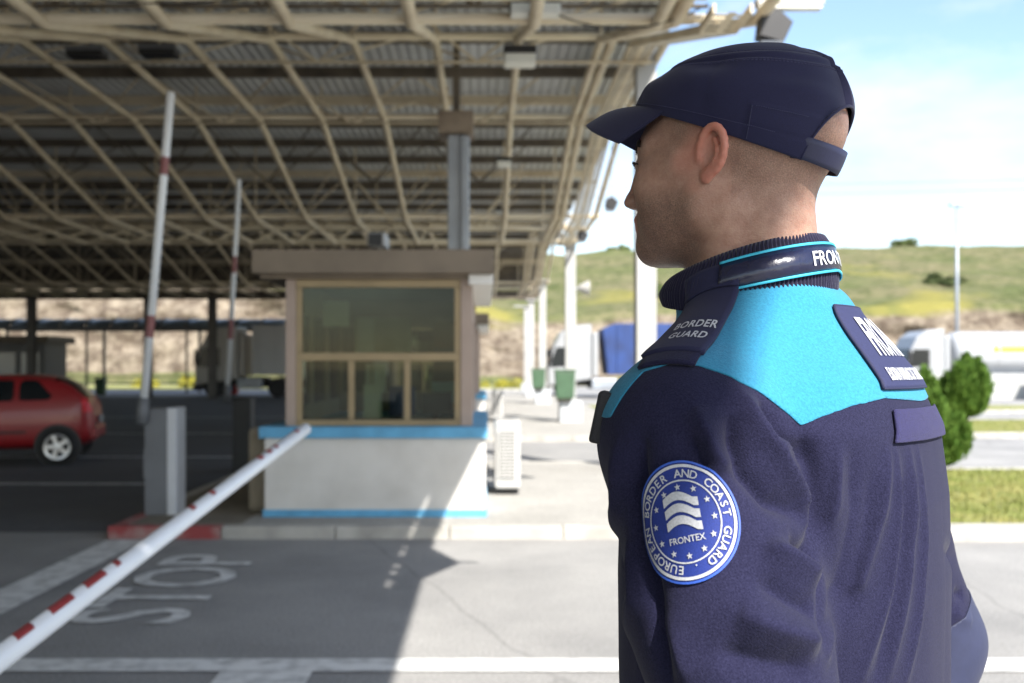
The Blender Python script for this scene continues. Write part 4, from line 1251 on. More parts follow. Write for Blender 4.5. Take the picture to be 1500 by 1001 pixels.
def head_sdf(Q):
    m = mir(Q)
    d = ell(Q, (-0.022, 0, 0.030), (0.104, 0.0775, 0.076))
    d = smin(d, ell(Q, (0.032, 0, -0.022), (0.060, 0.064, 0.085)), 0.03)
    # jaw
    jaw = cone(m, (0.006, 0.051, -0.058), (0.070, 0.016, -0.084), 0.018, 0.017)
    d = smin(d, jaw, 0.028)
    d = smin(d, cone(m, (0.000, 0.057, -0.005), (0.006, 0.052, -0.055), 0.016, 0.017), 0.025)
    d = smin(d, ell(Q, (0.030, 0, -0.068), (0.058, 0.038, 0.030)), 0.02)
    d = smin(d, ell(Q, (0.081, 0, -0.086), (0.016, 0.020, 0.017)), 0.016)     # chin
    d = smin(d, cone(m, (0.062, 0.044, -0.020), (0.030, 0.058, -0.010), 0.019, 0.014), 0.02)   # cheekbone
    d = smin(d, ell(m, (0.043, 0.035, -0.046), (0.034, 0.028, 0.034)), 0.02)                   # cheek
    d = smin(d, cone(m, (0.078, 0.010, 0.022), (0.062, 0.042, 0.020), 0.014, 0.012), 0.014)    # brow
    d = smax(d, -ell(m, (0.098, 0.032, 0.002), (0.018, 0.017, 0.013)), 0.010)                  # eye socket
    d = smin(d, ell(m, (0.0745, 0.031, 0.001), (0.0135, 0.0145, 0.0125)), 0.003)               # lidded eye
    d = smin(d, cone(Q, (0.090, 0, 0.014), (0.102, 0, -0.027), 0.0085, 0.0090), 0.010)         # nose
    d = smin(d, ell(Q, (0.1040, 0, -0.030), (0.0105, 0.010, 0.0095)), 0.006)
    d = smin(d, ell(m, (0.100, 0.0125, -0.033), (0.011, 0.0075, 0.0075)), 0.005)
    d = smax(d, -ell(m, (0.105, 0.0075, -0.0405), (0.006, 0.0038, 0.004)), 0.003)
    d = smin(d, ell(Q, (0.080, 0, -0.055), (0.018, 0.027, 0.014)), 0.012)                      # mouth mound
    d = smin(d, ell(Q, (0.093, 0, -0.0535), (0.0062, 0.021, 0.0045)), 0.004)
    d = smin(d, ell(Q, (0.0915, 0, -0.0630), (0.0065, 0.018, 0.0050)), 0.004)
    # neck: sternomastoid, nape
    d = smin(d, cone(Q, (-0.036, 0, -0.030), (-0.046, 0, -0.200), 0.055, 0.060), 0.028)
    d = smin(d, cone(Q, (-0.015, 0, -0.075), (-0.025, 0, -0.200), 0.046, 0.058), 0.02)
    d = smin(d, cone(m, (-0.022, 0.050, -0.055), (0.005, 0.030, -0.190), 0.015, 0.018), 0.02)
    return d

def ear_sdf(Q):
    # left and right ear, in a plane flared out from the skull
    x, y, z = (Q[0]+0.014)*1.22, (np.abs(Q[1])-0.0780)*1.22, (Q[2]+0.003)*1.22
    x, z = rot2(x, z, math.radians(-10))
    u, w = rot2(x, y, math.radians(7))        # u runs forward inside the ear plane, w outward
    P = (u, w, z)
    pts = []
    for k in range(15):
        a = math.radians(-38 + k*(285/14))
        ru = 0.0165*(1.0 if math.cos(a) > 0 else 1.08)
        taper = 1.0 if a < math.radians(200) else 1.0-0.28*(a-math.radians(200))/math.radians(47)
        pts.append((-0.002+ru*math.cos(a+0.5)*taper, 0.004+0.004*math.sin(a), 0.004+0.0265*math.sin(a+0.5)*(1.0 if math.sin(a+0.5) > 0 else 1.1)))
    d = None
    for i in range(len(pts)-1):
        c = cone(P, pts[i], pts[i+1], 0.0047, 0.0047)
        d = c if d is None else smin(d, c, 0.0025)
    d = smin(d, ell(P, (-0.003, -0.0035, -0.002), (0.0165, 0.0050, 0.0260)), 0.004)
    d = smin(d, ell(P, (0.001, 0.000, -0.0290), (0.0085, 0.0048, 0.0095)), 0.004)
    anti = [(-0.004, 0.0035, 0.016), (-0.0105, 0.0050, 0.004), (-0.0095, 0.0045, -0.010), (-0.002, 0.003, -0.018)]
    for i in range(3): d = smin(d, cone(P, anti[i], anti[i+1], 0.0034, 0.0034), 0.003)
    d = smax(d, -ell(P, (0.004, 0.004, -0.005), (0.0095, 0.0100, 0.0120)), 0.003)
    d = smin(d, ell(P, (0.0135, 0.001, -0.007), (0.0042, 0.0045, 0.0065)), 0.003)
    d = smin(d, cone(P, (0.004, -0.010, 0.012), (0.004, -0.010, -0.018), 0.010, 0.008), 0.006)
    return d/1.22

SH_L, EL_L, WR_L = (0.002, 0.180, 1.392), (-0.085, 0.250, 1.125), (-0.185, 0.070, 0.985)
SH_R, EL_R, WR_R = (-0.004, -0.180, 1.392), (-0.098, -0.290, 1.120), (-0.085, -0.200, 0.890)

def body_sdf(P):
    m = mir(P)
    d = ell(P, (-0.015, 0, 1.30), (0.105, 0.160, 0.210))
    d = smin(d, ell(P, (-0.010, 0, 1.02), (0.100, 0.155, 0.200)), 0.06)
    d = smin(d, cone(m, (-0.03, 0.02, 1.47), (-0.012, 0.160, 1.40), 0.058, 0.050), 0.04)
    for s, e, w in ((SH_L, EL_L, WR_L), (SH_R, EL_R, WR_R)):
        d = smin(d, cone(P, s, e, 0.050, 0.040), 0.02)
        d = smin(d, cone(P, e, w, 0.040, 0.027), 0.012)
        # palm, four fingers and thumb of a relaxed hand behind the back
        sg = -1 if s[1] > 0 else 1
        hx, hy, hz = w
        pc = (hx-0.018, hy+sg*0.055, hz-0.030)
        d = smin(d, cone(P, w, pc, 0.024, 0.028), 0.015)
        for k in range(4):
            a = (pc[0]+0.010-0.012*k, pc[1]+sg*0.020, pc[2]+0.018-0.014*k)
            L = (0.040, 0.046, 0.043, 0.034)[k]
            b = (a[0]-0.006, a[1]+sg*L, a[2]-0.014); c = (b[0]+0.012, b[1]+sg*L*0.45, b[2]-0.024)
            d = smin(d, cone(P, a, b, 0.0105, 0.0095), 0.005)
            d = smin(d, cone(P, b, c, 0.0095, 0.0085), 0.003)
        a = (hx-0.022, hy+sg*0.030, hz+0.004); b = (a[0]-0.012, a[1]+sg*0.030, a[2]+0.026)
        d = smin(d, cone(P, a, b, 0.013, 0.0105), 0.008)
    d = smin(d, cone(m, (-0.01, 0.085, 0.90), (0.005, 0.100, 0.50), 0.085, 0.056), 0.04)
    d = smin(d, cone(m, (0.005, 0.100, 0.50), (-0.02, 0.105, 0.09), 0.056, 0.040), 0.02)
    d = smin(d, cone(m, (-0.02, 0.105, 0.05), (0.13, 0.120, 0.035), 0.040, 0.030), 0.02)
    return d

person = empty('person', MAN_LOC, MAN_PHI)
tag(person, 'man in navy cap and navy and turquoise uniform jacket, seen from behind', 'person')

# ---- skin material: stubble and buzz cut as colour, fine pores as bump
def skin_material():
    m = bpy.data.materials.new('skin'); m.use_nodes = True
    nt = m.node_tree; b = nt.nodes['Principled BSDF']
    b.inputs['Roughness'].default_value = 0.48
    b.inputs['Specular IOR Level'].default_value = 0.35
    b.inputs['Subsurface Weight'].default_value = 0.25
    b.inputs['Subsurface Radius'].default_value = (1.0, 0.32, 0.18)
    b.inputs['Subsurface Scale'].default_value = 0.008
    N = nt.nodes.new; L = nt.links.new
    tc = N('ShaderNodeTexCoord')
    n1 = N('ShaderNodeTexNoise'); n1.inputs['Scale'].default_value = 70; n1.inputs['Detail'].default_value = 9; n1.inputs['Roughness'].default_value = 0.75
    L(tc.outputs['Object'], n1.inputs['Vector'])
    base = N('ShaderNodeMixRGB'); base.inputs['Color1'].default_value = (0.42, 0.255, 0.185, 1)
    base.inputs['Color2'].default_value = (0.29, 0.150, 0.105, 1)
    rb = N('ShaderNodeMapRange'); rb.inputs['From Min'].default_value = 0.32; rb.inputs['From Max'].default_value = 0.68
    L(n1.outputs['Fac'], rb.inputs['Value']); L(rb.outputs['Result'], base.inputs['Fac'])
    at = N('ShaderNodeAttribute'); at.attribute_name = 'hair'
    n2 = N('ShaderNodeTexNoise'); n2.inputs['Scale'].default_value = 800; n2.inputs['Detail'].default_value = 2
    L(tc.outputs['Object'], n2.inputs['Vector'])
    mr = N('ShaderNodeMapRange'); mr.inputs['From Min'].default_value = 0.38; mr.inputs['From Max'].default_value = 0.62
    mr.inputs['To Min'].default_value = 0.32; mr.inputs['To Max'].default_value = 1.0
    L(n2.outputs['Fac'], mr.inputs['Value'])
    mu = N('ShaderNodeMath'); mu.operation = 'MULTIPLY'
    L(at.outputs['Fac'], mu.inputs[0]); L(mr.outputs['Result'], mu.inputs[1])
    mx = N('ShaderNodeMixRGB'); mx.inputs['Color2'].default_value = (0.085, 0.058, 0.045, 1)
    L(base.outputs['Color'], mx.inputs['Color1']); L(mu.outputs['Value'], mx.inputs['Fac'])
    at2 = N('ShaderNodeAttribute'); at2.attribute_name = 'flush'
    mx2 = N('ShaderNodeMixRGB'); mx2.inputs['Color2'].default_value = (0.50, 0.165, 0.115, 1)
    L(mx.outputs['Color'], mx2.inputs['Color1']); L(at2.outputs['Fac'], mx2.inputs['Fac'])
    L(mx2.outputs['Color'], b.inputs['Base Color'])
    n3 = N('ShaderNodeTexNoise'); n3.inputs['Scale'].default_value = 600; n3.inputs['Detail'].default_value = 3
    L(tc.outputs['Object'], n3.inputs['Vector'])
    bp = N('ShaderNodeBump'); bp.inputs['Strength'].default_value = 0.45; bp.inputs['Distance'].default_value = 0.0016
    L(n3.outputs['Fac'], bp.inputs['Height']); L(bp.outputs['Normal'], b.inputs['Normal'])
    return m
SKIN = skin_material()

def build_body():
    xs = grid_axis([(-0.33, -0.11, 0.010), (-0.11, 0.155, 0.0023), (0.155, 0.20, 0.011)])
    ys = grid_axis([(-0.38, -0.10, 0.010), (-0.10, 0.115, 0.0023), (0.115, 0.36, 0.010)])
    zs = grid_axis([(-0.02, 1.46, 0.011), (1.46, 1.82, 0.0023)])
    Fv = np.full((len(xs), len(ys), len(zs)), 1.0, dtype=np.float32)
    def blk(x0, x1, y0, y1, z0, z1):
        ix = np.searchsorted(xs, [x0, x1]); iy = np.searchsorted(ys, [y0, y1]); iz = np.searchsorted(zs, [z0, z1])
        sl = (slice(*ix), slice(*iy), slice(*iz))
        P = np.meshgrid(xs[sl[0]].astype(np.float32), ys[sl[1]].astype(np.float32), zs[sl[2]].astype(np.float32), indexing='ij')
        return sl, P
    sl, P = blk(-9, 9, -9, 9, -9, 1.56)
    Fv[sl] = body_sdf(P)
    sl, P = blk(-0.14, 0.16, -0.11, 0.13, 1.46, 9)
    h = head_sdf(head_local(P))
    Fv[sl] = smin(Fv[sl], h, 0.03)
    for sg in (1, -1):
        c = np.array(head_to_man((-0.013, sg*0.08, -0.004)))
        sl, P = blk(c[0]-0.05, c[0]+0.05, c[1]-0.045, c[1]+0.045, c[2]-0.055, c[2]+0.055)
        Fv[sl] = smin(Fv[sl], ear_sdf(head_local(P)), 0.004)
    V, Q = surfnet(xs, ys, zs, Fv)
    V = relax(V, Q, 2, 0.45)
    me = bpy.data.meshes.new('body')
    me.from_pydata(V.tolist(), [], Q.tolist()); me.update()
    hx, hy, hz = head_local((V[:, 0], V[:, 1], V[:, 2]))
    ay = np.abs(hy)
    def ss(a, b, t): 
        t = np.clip((t-a)/(b-a), 0, 1); return t*t*(3-2*t)
    # shaved hair: above a line falling from the temple behind the ear to the nape
    line = 0.012+0.30*np.minimum(hx+0.02, 0.04)*0
    scalp = ss(-0.055, 0.03, hz - np.where(hx < -0.03, -0.035+0.2*(hx+0.03), 0.0)) * ss(0.055, 0.02, hx-0.0)*0.54
    temple = ss(0.05, 0.0, hx)*ss(-0.02, 0.03, hz)*0.12
    beard = ss(-0.022, -0.052, hz+0.20*np.maximum(0.02-hx, 0))*ss(-0.012, 0.022, hx)*ss(-0.14, -0.115, hz)*0.74
    hair = np.clip(np.maximum(scalp+temple, beard), 0, 1)
    ear = ss(0.072, 0.082, ay)*ss(0.045, 0.03, np.abs(hx+0.010))*ss(0.045, 0.035, np.abs(hz))
    hair *= (1-ear)
    nose = ss(0.098, 0.114, hx)*ss(-0.05, -0.03, hz)
    lip = ss(0.086, 0.093, hx)*ss(-0.073, -0.066, hz)*ss(-0.046, -0.051, hz)
    hair *= (1-lip)
    flush = np.clip(ear*0.62+nose*0.4+lip*0.6, 0, 1)
    for nm, arr in (('hair', hair), ('flush', flush)):
        a = me.attributes.new(nm, 'FLOAT', 'POINT'); a.data.foreach_set('value', arr.astype(np.float32))
    return link_mesh('body', me, SKIN, person, True)
body = build_body()

# eyebrows and lashes as small hair strips on the face
HAIR = mat('brow hair', (0.02, 0.014, 0.010), 0.7)
bb = BVHTree.FromPolygons([v.co[:] for v in body.data.vertices], [tuple(p.vertices) for p in body.data.polygons])
for sg in (1, -1):
    mb = MB()
    rr = random.Random(3+sg)
    for k in range(150):
        t = rr.random()
        p = Vector(head_to_man((0.16, sg*(0.010+0.040*t), 0.0215+0.008*math.sin(t*2.4)-0.006*t+rr.uniform(-0.0035, 0.0035))))
        dr = Vector(head_to_man((-0.02, sg*(0.010+0.040*t)*1.0, p.z-HEAD_C[2])))-p
        h = bb.ray_cast(p, dr.normalized())
        if h[0] is None: continue
        q = h[0]; n = h[1]
        e = Vector(head_to_man((0, sg*1.0, 0.25-0.4*t)))-Vector(head_to_man((0, 0, 0)))
        e = (e-n*e.dot(n)).normalized()*0.007
        mb.tube([q-n*0.0005, q+e*0.5+n*0.0018, q+e+n*0.0012], [0.00035, 0.0003, 0.0001], 4)
    mb.build('eyebrow', HAIR, person)

for sg in (1, -1):
    mb = MB()
    for k in range(26):
        t = k/25
        p0 = Vector((0.0875-0.012*t*t, sg*(0.020+0.024*t), 0.001+0.003*math.sin(t*3.14)))
        d_ = Vector((0.0070, sg*0.003*(t+0.3), 0.0022+0.001*math.sin(k*5)))
        mb.tube([head_to_man(p0), head_to_man(p0+d_*0.6+Vector((0, 0, -0.001))), head_to_man(p0+d_)], [0.0005, 0.0004, 0.0001], 4)
    mb.build('eyelash', HAIR, person)

# ---- jacket
def interp(z, zs, vs): return np.interp(z, zs, vs)
def jacket_sdf(P):
    x, y, z = P
    zz = [0.80, 0.86, 0.95, 1.05, 1.15, 1.25, 1.33, 1.40, 1.445, 1.48, 1.51, 1.54, 1.58]
    cx = interp(z, zz, [-.020, -.020, -.020, -.020, -.021, -.022, -.022, -.024, -.024, -.016, -.004, .008, .012])
    a = interp(z, zz, [.130, .140, .146, .151, .155, .156, .153, .142, .124, .105, .090, .084, .080])
    b = interp(z, zz, [.165, .180, .184, .184, .188, .196, .200, .190, .155, .112, .088, .078, .074])
    p = 2.35
    k = (np.abs((x-cx)/a)**p+np.abs(y/b)**p)**(1/p)
    d = (k-1)*np.minimum(a, b)*0.9
    d = smax(d, z-1.545, 0.02); d = smax(d, 0.83-z, 0.02)
    m = (x, np.abs(y), z)
    d = smin(d, cone(m, (-0.004, 0.045, 1.488), (0.010, 0.184, 1.392), 0.060, 0.080), 0.04)
    for s, e, w in ((SH_L, EL_L, WR_L), (SH_R, EL_R, WR_R)):
        mid = tuple(s[i]*0.45+e[i]*0.55 for i in range(3))
        arm = cone(P, s, mid, 0.081, 0.081)
        arm = smin(arm, cone(P, mid, e, 0.080, 0.070), 0.02)
        arm = smin(arm, cone(P, e, w, 0.066, 0.048), 0.016)
        wx = tuple(w[i]+(w[i]-e[i])*0.06 for i in range(3))
        d = smin(d, arm, 0.016)
    return d

def cam_ray(px, py):
    o = M_INV @ Vector((0, 0, CAMH))
    d = (M_INV.to_3x3() @ Vector(((px-PX)/F, 1.0, (PY-py)/F))).normalized()
    return o, d

def build_jacket():
    h = 0.0034
    xs = np.arange(-0.27, 0.15, h); ys = np.arange(-0.40, 0.36, h); zs = np.arange(0.80, 1.60, h)
    P = np.meshgrid(xs.astype(np.float32), ys.astype(np.float32), zs.astype(np.float32), indexing='ij')
    V, Q = surfnet(xs, ys, zs, jacket_sdf(P))
    return relax(V, Q, 8, 0.5), Q
JV, JQ = build_jacket()

def vnormals(V, Q):
    n = np.cross(V[Q[:, 2]]-V[Q[:, 0]], V[Q[:, 3]]-V[Q[:, 1]])
    N = np.zeros_like(V)
    for k in range(4):
        for d in range(3): N[:, d] += np.bincount(Q[:, k], weights=n[:, d], minlength=len(V))
    return N/(np.linalg.norm(N, axis=1)[:, None]+1e-12)

def surf_px(bvh, px, py):
    o, d = cam_ray(px, py)
    h = bvh.ray_cast(o, d)
    return h
_jb = BVHTree.FromPolygons(JV.tolist(), JQ.tolist())

def seg_dist(V, pts):
    D = np.full(len(V), 1e9); Tm = np.zeros(len(V)); tot = len(pts)-1
    for i in range(tot):
        a, b = np.array(pts[i]), np.array(pts[i+1])
        ab = b-a; L2 = ab.dot(ab)+1e-12
        t = np.clip(((V-a)@ab)/L2, 0, 1)
        d = np.linalg.norm(V-a-t[:, None]*ab, axis=1)
        up = d < D
        D[up] = d[up]; Tm[up] = (i+t[up])/tot
    return D, Tm

# folds of the cloth: ridges (+) and creases (-) along lines that lie on the jacket
FOLDS = [
    # sleeve head: the cloth hangs in diagonal folds towards the armpit
    ([(1072, 605), (1078, 650), (1092, 690), (1135, 730), (1182, 757)], -0.0080, 0.011),
    ([(1088, 580), (1120, 644), (1144, 682), (1172, 728), (1186, 776)], 0.0060, 0.0095),
    ([(1117, 586), (1141, 629), (1166, 659), (1182, 677)], -0.0065, 0.009),
    ([(1129, 647), (1156, 662), (1180, 680)], 0.0045, 0.007),
    ([(1018, 599), (1048, 665), (1068, 690)], 0.0050, 0.012),
    ([(1012, 635), (1024, 670), (1034, 690)], -0.0045, 0.010),
    ([(1160, 797), (1184, 806), (1197, 816)], -0.0080, 0.008),
    ([(1120, 800), (1160, 822), (1196, 850)], 0.0065, 0.012),
    ([(1110, 850), (1160, 880), (1195, 900)], -0.0050, 0.011),
    ([(1080, 900), (1150, 925), (1197, 940)], 0.0060, 0.013),
    ([(1050, 955), (1120, 972), (1180, 980)], -0.0050, 0.012),
    ([(1175, 630), (1188, 690), (1196, 760), (1202, 850), (1206, 950)], -0.0055, 0.009),
    # front of the sleeve against the chest
    ([(940, 640), (932, 720), (942, 800), (965, 900), (982, 1000)], -0.0080, 0.008),
    ([(905, 650), (905, 740), (915, 830), (905, 940)], 0.0045, 0.012),
    ([(922, 790), (932, 880), (938, 980)], 0.0040, 0.011),
    ([(960, 880), (990, 940), (1010, 1000)], 0.0035, 0.012),
    # drapes and pinched ridges down the back
    ([(1231, 662), (1226, 740), (1206, 840)], 0.0042, 0.0055),
    ([(1250, 660), (1255, 750), (1230, 860), (1208, 930)], -0.0035, 0.011),
    ([(1302, 660), (1296, 740), (1262, 854), (1215, 960)], 0.0042, 0.0055),
    ([(1313, 662), (1318, 745), (1304, 860), (1258, 1000)], 0.0040, 0.0055),
    ([(1280, 690), (1276, 770), (1245, 880), (1212, 990)], -0.0030, 0.010),
    ([(1333, 662), (1340, 755), (1332, 840), (1300, 990)], 0.0040, 0.0055),
    ([(1325, 700), (1329, 800), (1310, 900), (1280, 1000)], -0.0028, 0.008),
    ([(1346, 662), (1354, 790), (1345, 900), (1325, 1000)], 0.0034, 0.005),
    ([(1386, 806), (1394, 812), (1400, 816)], -0.0030, 0.008),
    ([(1398, 868), (1410, 872), (1422, 874)], -0.0035, 0.006),
    ([(1396, 895), (1408, 905), (1420, 910)], 0.0020, 0.010),
]
def fold_line(pts):
    out = []
    for px, py in pts:
        h = surf_px(_jb, px, py)
        if h[0] is not None: out.append(tuple(h[0]))
    return out
JN = vnormals(JV, JQ)
disp = np.zeros(len(JV))
for fi, (pts, amp, wd) in enumerate(FOLDS):
    L = fold_line(pts)
    if len(L) < 2: continue
    D, Tm = seg_dist(JV, L)
    env = np.clip(np.minimum(Tm, 1-Tm)*5, 0, 1)**0.7
    disp += amp*(2.5 if fi < 11 else 2.0 if wd > 0.0058 else 1.6)*np.exp(-(D/wd)**1.35)*(0.25+0.75*env)
# overall unevenness, and the same kind of folds on the sides one does not see
low = np.clip((1.42-JV[:, 2])/0.1, 0, 1)
ang = np.arctan2(JV[:, 1], JV[:, 0]+0.03)
disp += low*0.0016*fbm2(ang*2.2+JV[:, 2]*2.0, JV[:, 2]*9, 5, 4)
hid = np.clip((-JV[:, 1]-0.02)/0.08, 0, 1)*np.clip((JV[:, 0]+0.05)/0.08, 0, 1)
disp += hid*low*0.004*np.sin(ang*14+JV[:, 2]*12)
JV = JV+JN*disp[:, None]
JV = relax(JV, JQ, 1, 0.4)

FLEECE = mat('navy fleece', (0.0090, 0.0090, 0.028), 0.92, col2=(0.020, 0.020, 0.052), thr=(0.35, 0.70), vscale=700, bump=0.6, bscale=650, sheen=0.06, spec=0.15, bdist=0.0012, detail=3)
TEAL = mat('turquoise fleece', (0.034, 0.225, 0.370), 0.92, var=0.22, vscale=380, bump=0.6, bscale=620, sheen=0.12, spec=0.15, bdist=0.0012, detail=3)
TWILL = mat('navy twill', (0.018, 0.019, 0.055), 0.75, var=0.2, vscale=900, bump=0.4, bscale=1400, sheen=0.05, spec=0.25, bdist=0.0006, detail=2)
CAPM = mat('cap twill', (0.0145, 0.0145, 0.045), 0.78, var=0.22, vscale=700, bump=0.4, bscale=1500, sheen=0.1, spec=0.2, bdist=0.0006, detail=2)
RIB = mat('rib knit', (0.016, 0.014, 0.038), 0.9, var=0.3, vscale=300, sheen=0.3, spec=0.15)
WHITE_TH = mat('white thread', (0.52, 0.53, 0.56), 0.6, var=0.25, vscale=600, bump=0.3, bscale=900, bdist=0.0005)
TEAL_PIPE = mat('turquoise piping', (0.04, 0.42, 0.58), 0.6)
SATIN = mat('navy satin tape', (0.010, 0.012, 0.040), 0.22, var=0.2, vscale=120, bump=0.5, bscale=70, spec=0.6, bdist=0.002)
HOOK = mat('hook and loop navy', (0.026, 0.023, 0.105), 0.95, var=0.65, vscale=900, bump=1.0, bscale=1100, sheen=0.04, bdist=0.0015)
SOFTSH = mat('blue softshell', (0.018, 0.023, 0.062), 0.7, var=0.12, vscale=80, bump=0.15, bscale=200, sheen=0.04, bdist=0.001)
BLUE_P = mat('royal blue twill', (0.008, 0.028, 0.22), 0.7, var=0.25, vscale=700, bump=0.4, bscale=1000, bdist=0.0006)
NAVY_P = mat('dark blue patch', (0.016, 0.020, 0.075), 0.8, var=0.25, vscale=600, bump=0.4, bscale=900, bdist=0.0006)
BLACKP = mat('black strap', (0.012, 0.012, 0.016), 0.7, var=0.2, vscale=200, bump=0.2, bscale=300)
EDGE = mat('patch edging', (0.010, 0.012, 0.045), 0.8)

jme = bpy.data.meshes.new('jacket')
jme.from_pydata(JV.tolist(), [], JQ.tolist()); jme.update()
jacket = link_mesh('jacket', jme, FLEECE, person, True)
JVt, JT, JNt = tri_arrays(jme)
JB = BVHTree.FromPolygons(JVt.tolist(), JT.tolist())
def jhit(px, py):
    return surf_px(JB, px, py)

# yoke: the turquoise panel over shoulders and upper back, cut along the seam line
def build_yoke():
    pts = [(895, 612), (943, 545), (985, 533), (1022, 536), (1065, 550), (1107, 572), (1145, 600), (1173, 624), (1205, 610), (1247, 595), (1293, 584), (1345, 588)]
    th = []; zb = []
    for px, py in pts:
        h = jhit(px, py)
        if h[0] is None: continue
        p = h[0]
        th.append(abs(math.atan2(p.y, p.x+0.03))); zb.append(p.z)
    o = np.argsort(th); th = np.array(th)[o]; zb = np.array(zb)[o]
    th = np.concatenate([[0.0], th, [math.pi]]); zb = np.concatenate([[zb[0]-0.01], zb, [zb[-1]]])
    a = np.abs(np.arctan2(JVt[:, 1], JVt[:, 0]+0.03))
    f = JVt[:, 2]-np.interp(a, th, zb)+0.00025*fbm2(a*90, JVt[:, 2]*0, 3, 2)
    v, fs = clip_extract(JVt, JT, JNt, f, 0.0012)
    ob = np_mesh('yoke', v, fs, TEAL, jacket)
    m = ob.modifiers.new('s', 'SOLIDIFY'); m.thickness = 0.0016; m.offset = -1
    return ob, th, zb
yoke, YT, YZ = build_yoke()

def frame_at(px, py, udir):
    h = jhit(px, py)
    c, n = h[0], h[1]
    # average the normal over a few neighbours
    ns = Vector()
    for dx in (-14, 0, 14):
        for dy in (-14, 0, 14):
            k = jhit(px+dx, py+dy)
            if k[0] is not None and (k[0]-c).length < 0.05: ns += k[1]
    n = ns.normalized()
    u = Vector(udir); u = (u-n*u.dot(n)).normalized()
    v = n.cross(u)
    return c, u, v, n

def conform(V2, fr, off, bvh=None, smooth_n=True):
    c, u, v, n = fr
    bvh = bvh or JB
    out = []
    for p in V2:
        q = c+u*float(p[0])+v*float(p[1])
        h = bvh.ray_cast(q+n*0.09, -n)
        if h[0] is None: out.append(q+n*(off-0.02)); continue
        out.append(h[0]+h[1]*(off+float(p[2])))
    return out

def grid2(w, h, nx, ny, rad=0.0):
    V = []; Fq = []
    for j in range(ny+1):
        for i in range(nx+1):
            V.append([-w/2+w*i/nx, -h/2+h*j/ny, 0])
    for j in range(ny):
        for i in range(nx):
            a = j*(nx+1)+i
            Fq.append((a, a+1, a+nx+2, a+nx+1))
    return np.array(V), Fq

def solid(ob, t, off=-1):
    m = ob.modifiers.new('s', 'SOLIDIFY'); m.thickness = t; m.offset = off
    return ob

# ---- back patch with lettering, hook strip below it
c1 = jhit(1218, 450)[0]; c2 = jhit(1290, 572)[0]
BACK_N = Vector((-1, 0, 0))
vax = (c1-c2).normalized()
ph = (c1-c2).length
def back_pt(yy, zz):
    h = JB.ray_cast(Vector((-0.40, yy, zz)), Vector((1, 0, 0)))
    if h[0] is None or h[1].x > -0.05:
        h = JB.find_nearest(Vector((-0.14, yy, zz)))
    return h[0], h[1]
def quad_patch(name, left_top, left_bot, width, matl, off, thick, nx=40, ny=24):
    """a cloth rectangle that starts at a seam from left_top to left_bot and wraps across the back (towards -y)"""
    V = []
    for j in range(ny+1):
        t = j/ny
        s = left_bot.lerp(left_top, t)
        for i in range(nx+1):
            p, n = back_pt(s.y-width*i/nx, s.z)
            V.append(p+n*off)
    Fq = [(j*(nx+1)+i, j*(nx+1)+i+1, (j+1)*(nx+1)+i+1, (j+1)*(nx+1)+i) for j in range(ny) for i in range(nx)]
    ob = np_mesh(name, V, Fq, matl, jacket)
    return solid(ob, thick, 0), V
PW = max(0.12, c1.y+c2.y)
print('BACK PATCH', c1, c2, PW)
bp_ob, _ = quad_patch('back_patch', c1, c2, PW, NAVY_P, 0.0035, 0.0018)
def back_text(name, body_, size, cy_frac, sx, bold, matl, off=0.0056, left=0.02):
    V2, f2 = text_mesh(body_, size, sx, bold, align='LEFT')
    out = []
    mid = c2.lerp(c1, cy_frac)
    for p in V2:
        yy = mid.y-left-float(p[0])
        zz = mid.z+float(p[1])
        # follow the slanted side edge of the patch
        tt = (zz-c2.z)/(c1.z-c2.z)
        yy += (c2.lerp(c1, tt).y-mid.y)
        h = back_pt(yy, zz)
        out.append(h[0]+h[1]*off)
    return np_mesh(name, out, f2, matl, jacket, False)
w_, _f = text_mesh('FRONTEX', 1.0, 1.0, 0.02, align='LEFT')
SX = (PW-0.04)/ (w_[:, 0].max()*0.052)
back_text('back_lettering', 'FRONTEX', 0.052, 0.60, SX, 0.0012, WHITE_TH)
w_, _f = text_mesh('EUROPEAN BORDER AND COAST GUARD AGENCY', 1.0, 1.0, 0.0, align='LEFT')
SX = (PW-0.03)/(w_[:, 0].max()*0.0150)
back_text('back_small_lettering', 'EUROPEAN BORDER AND COAST GUARD AGENCY', 0.0150, 0.15, SX, 0.0004, WHITE_TH, left=0.014)
# dark edging along the near side of the patch
mb = MB()
pts = []
for k in range(13):
    s = c2.lerp(c1, k/12)
    h = back_pt(s.y+0.0005, s.z)
    pts.append(h[0]+h[1]*0.0036)
mb.tube(pts, 0.0016, 6)
for z_, y0 in ((c1, c1.y), (c2, c2.y)):
    pts = []
    for k in range(30):
        h = back_pt(y0-PW*k/29, z_.z)
        pts.append(h[0]+h[1]*0.0036)
    mb.tube(pts, 0.0012, 6)
mb.build('back_patch_edging', EDGE, jacket, True)
h1 = jhit(1305, 602)[0]; h2 = jhit(1307, 650)[0]
quad_patch('hook_strip', h1, h2, 0.16, HOOK, 0.0028, 0.0022)

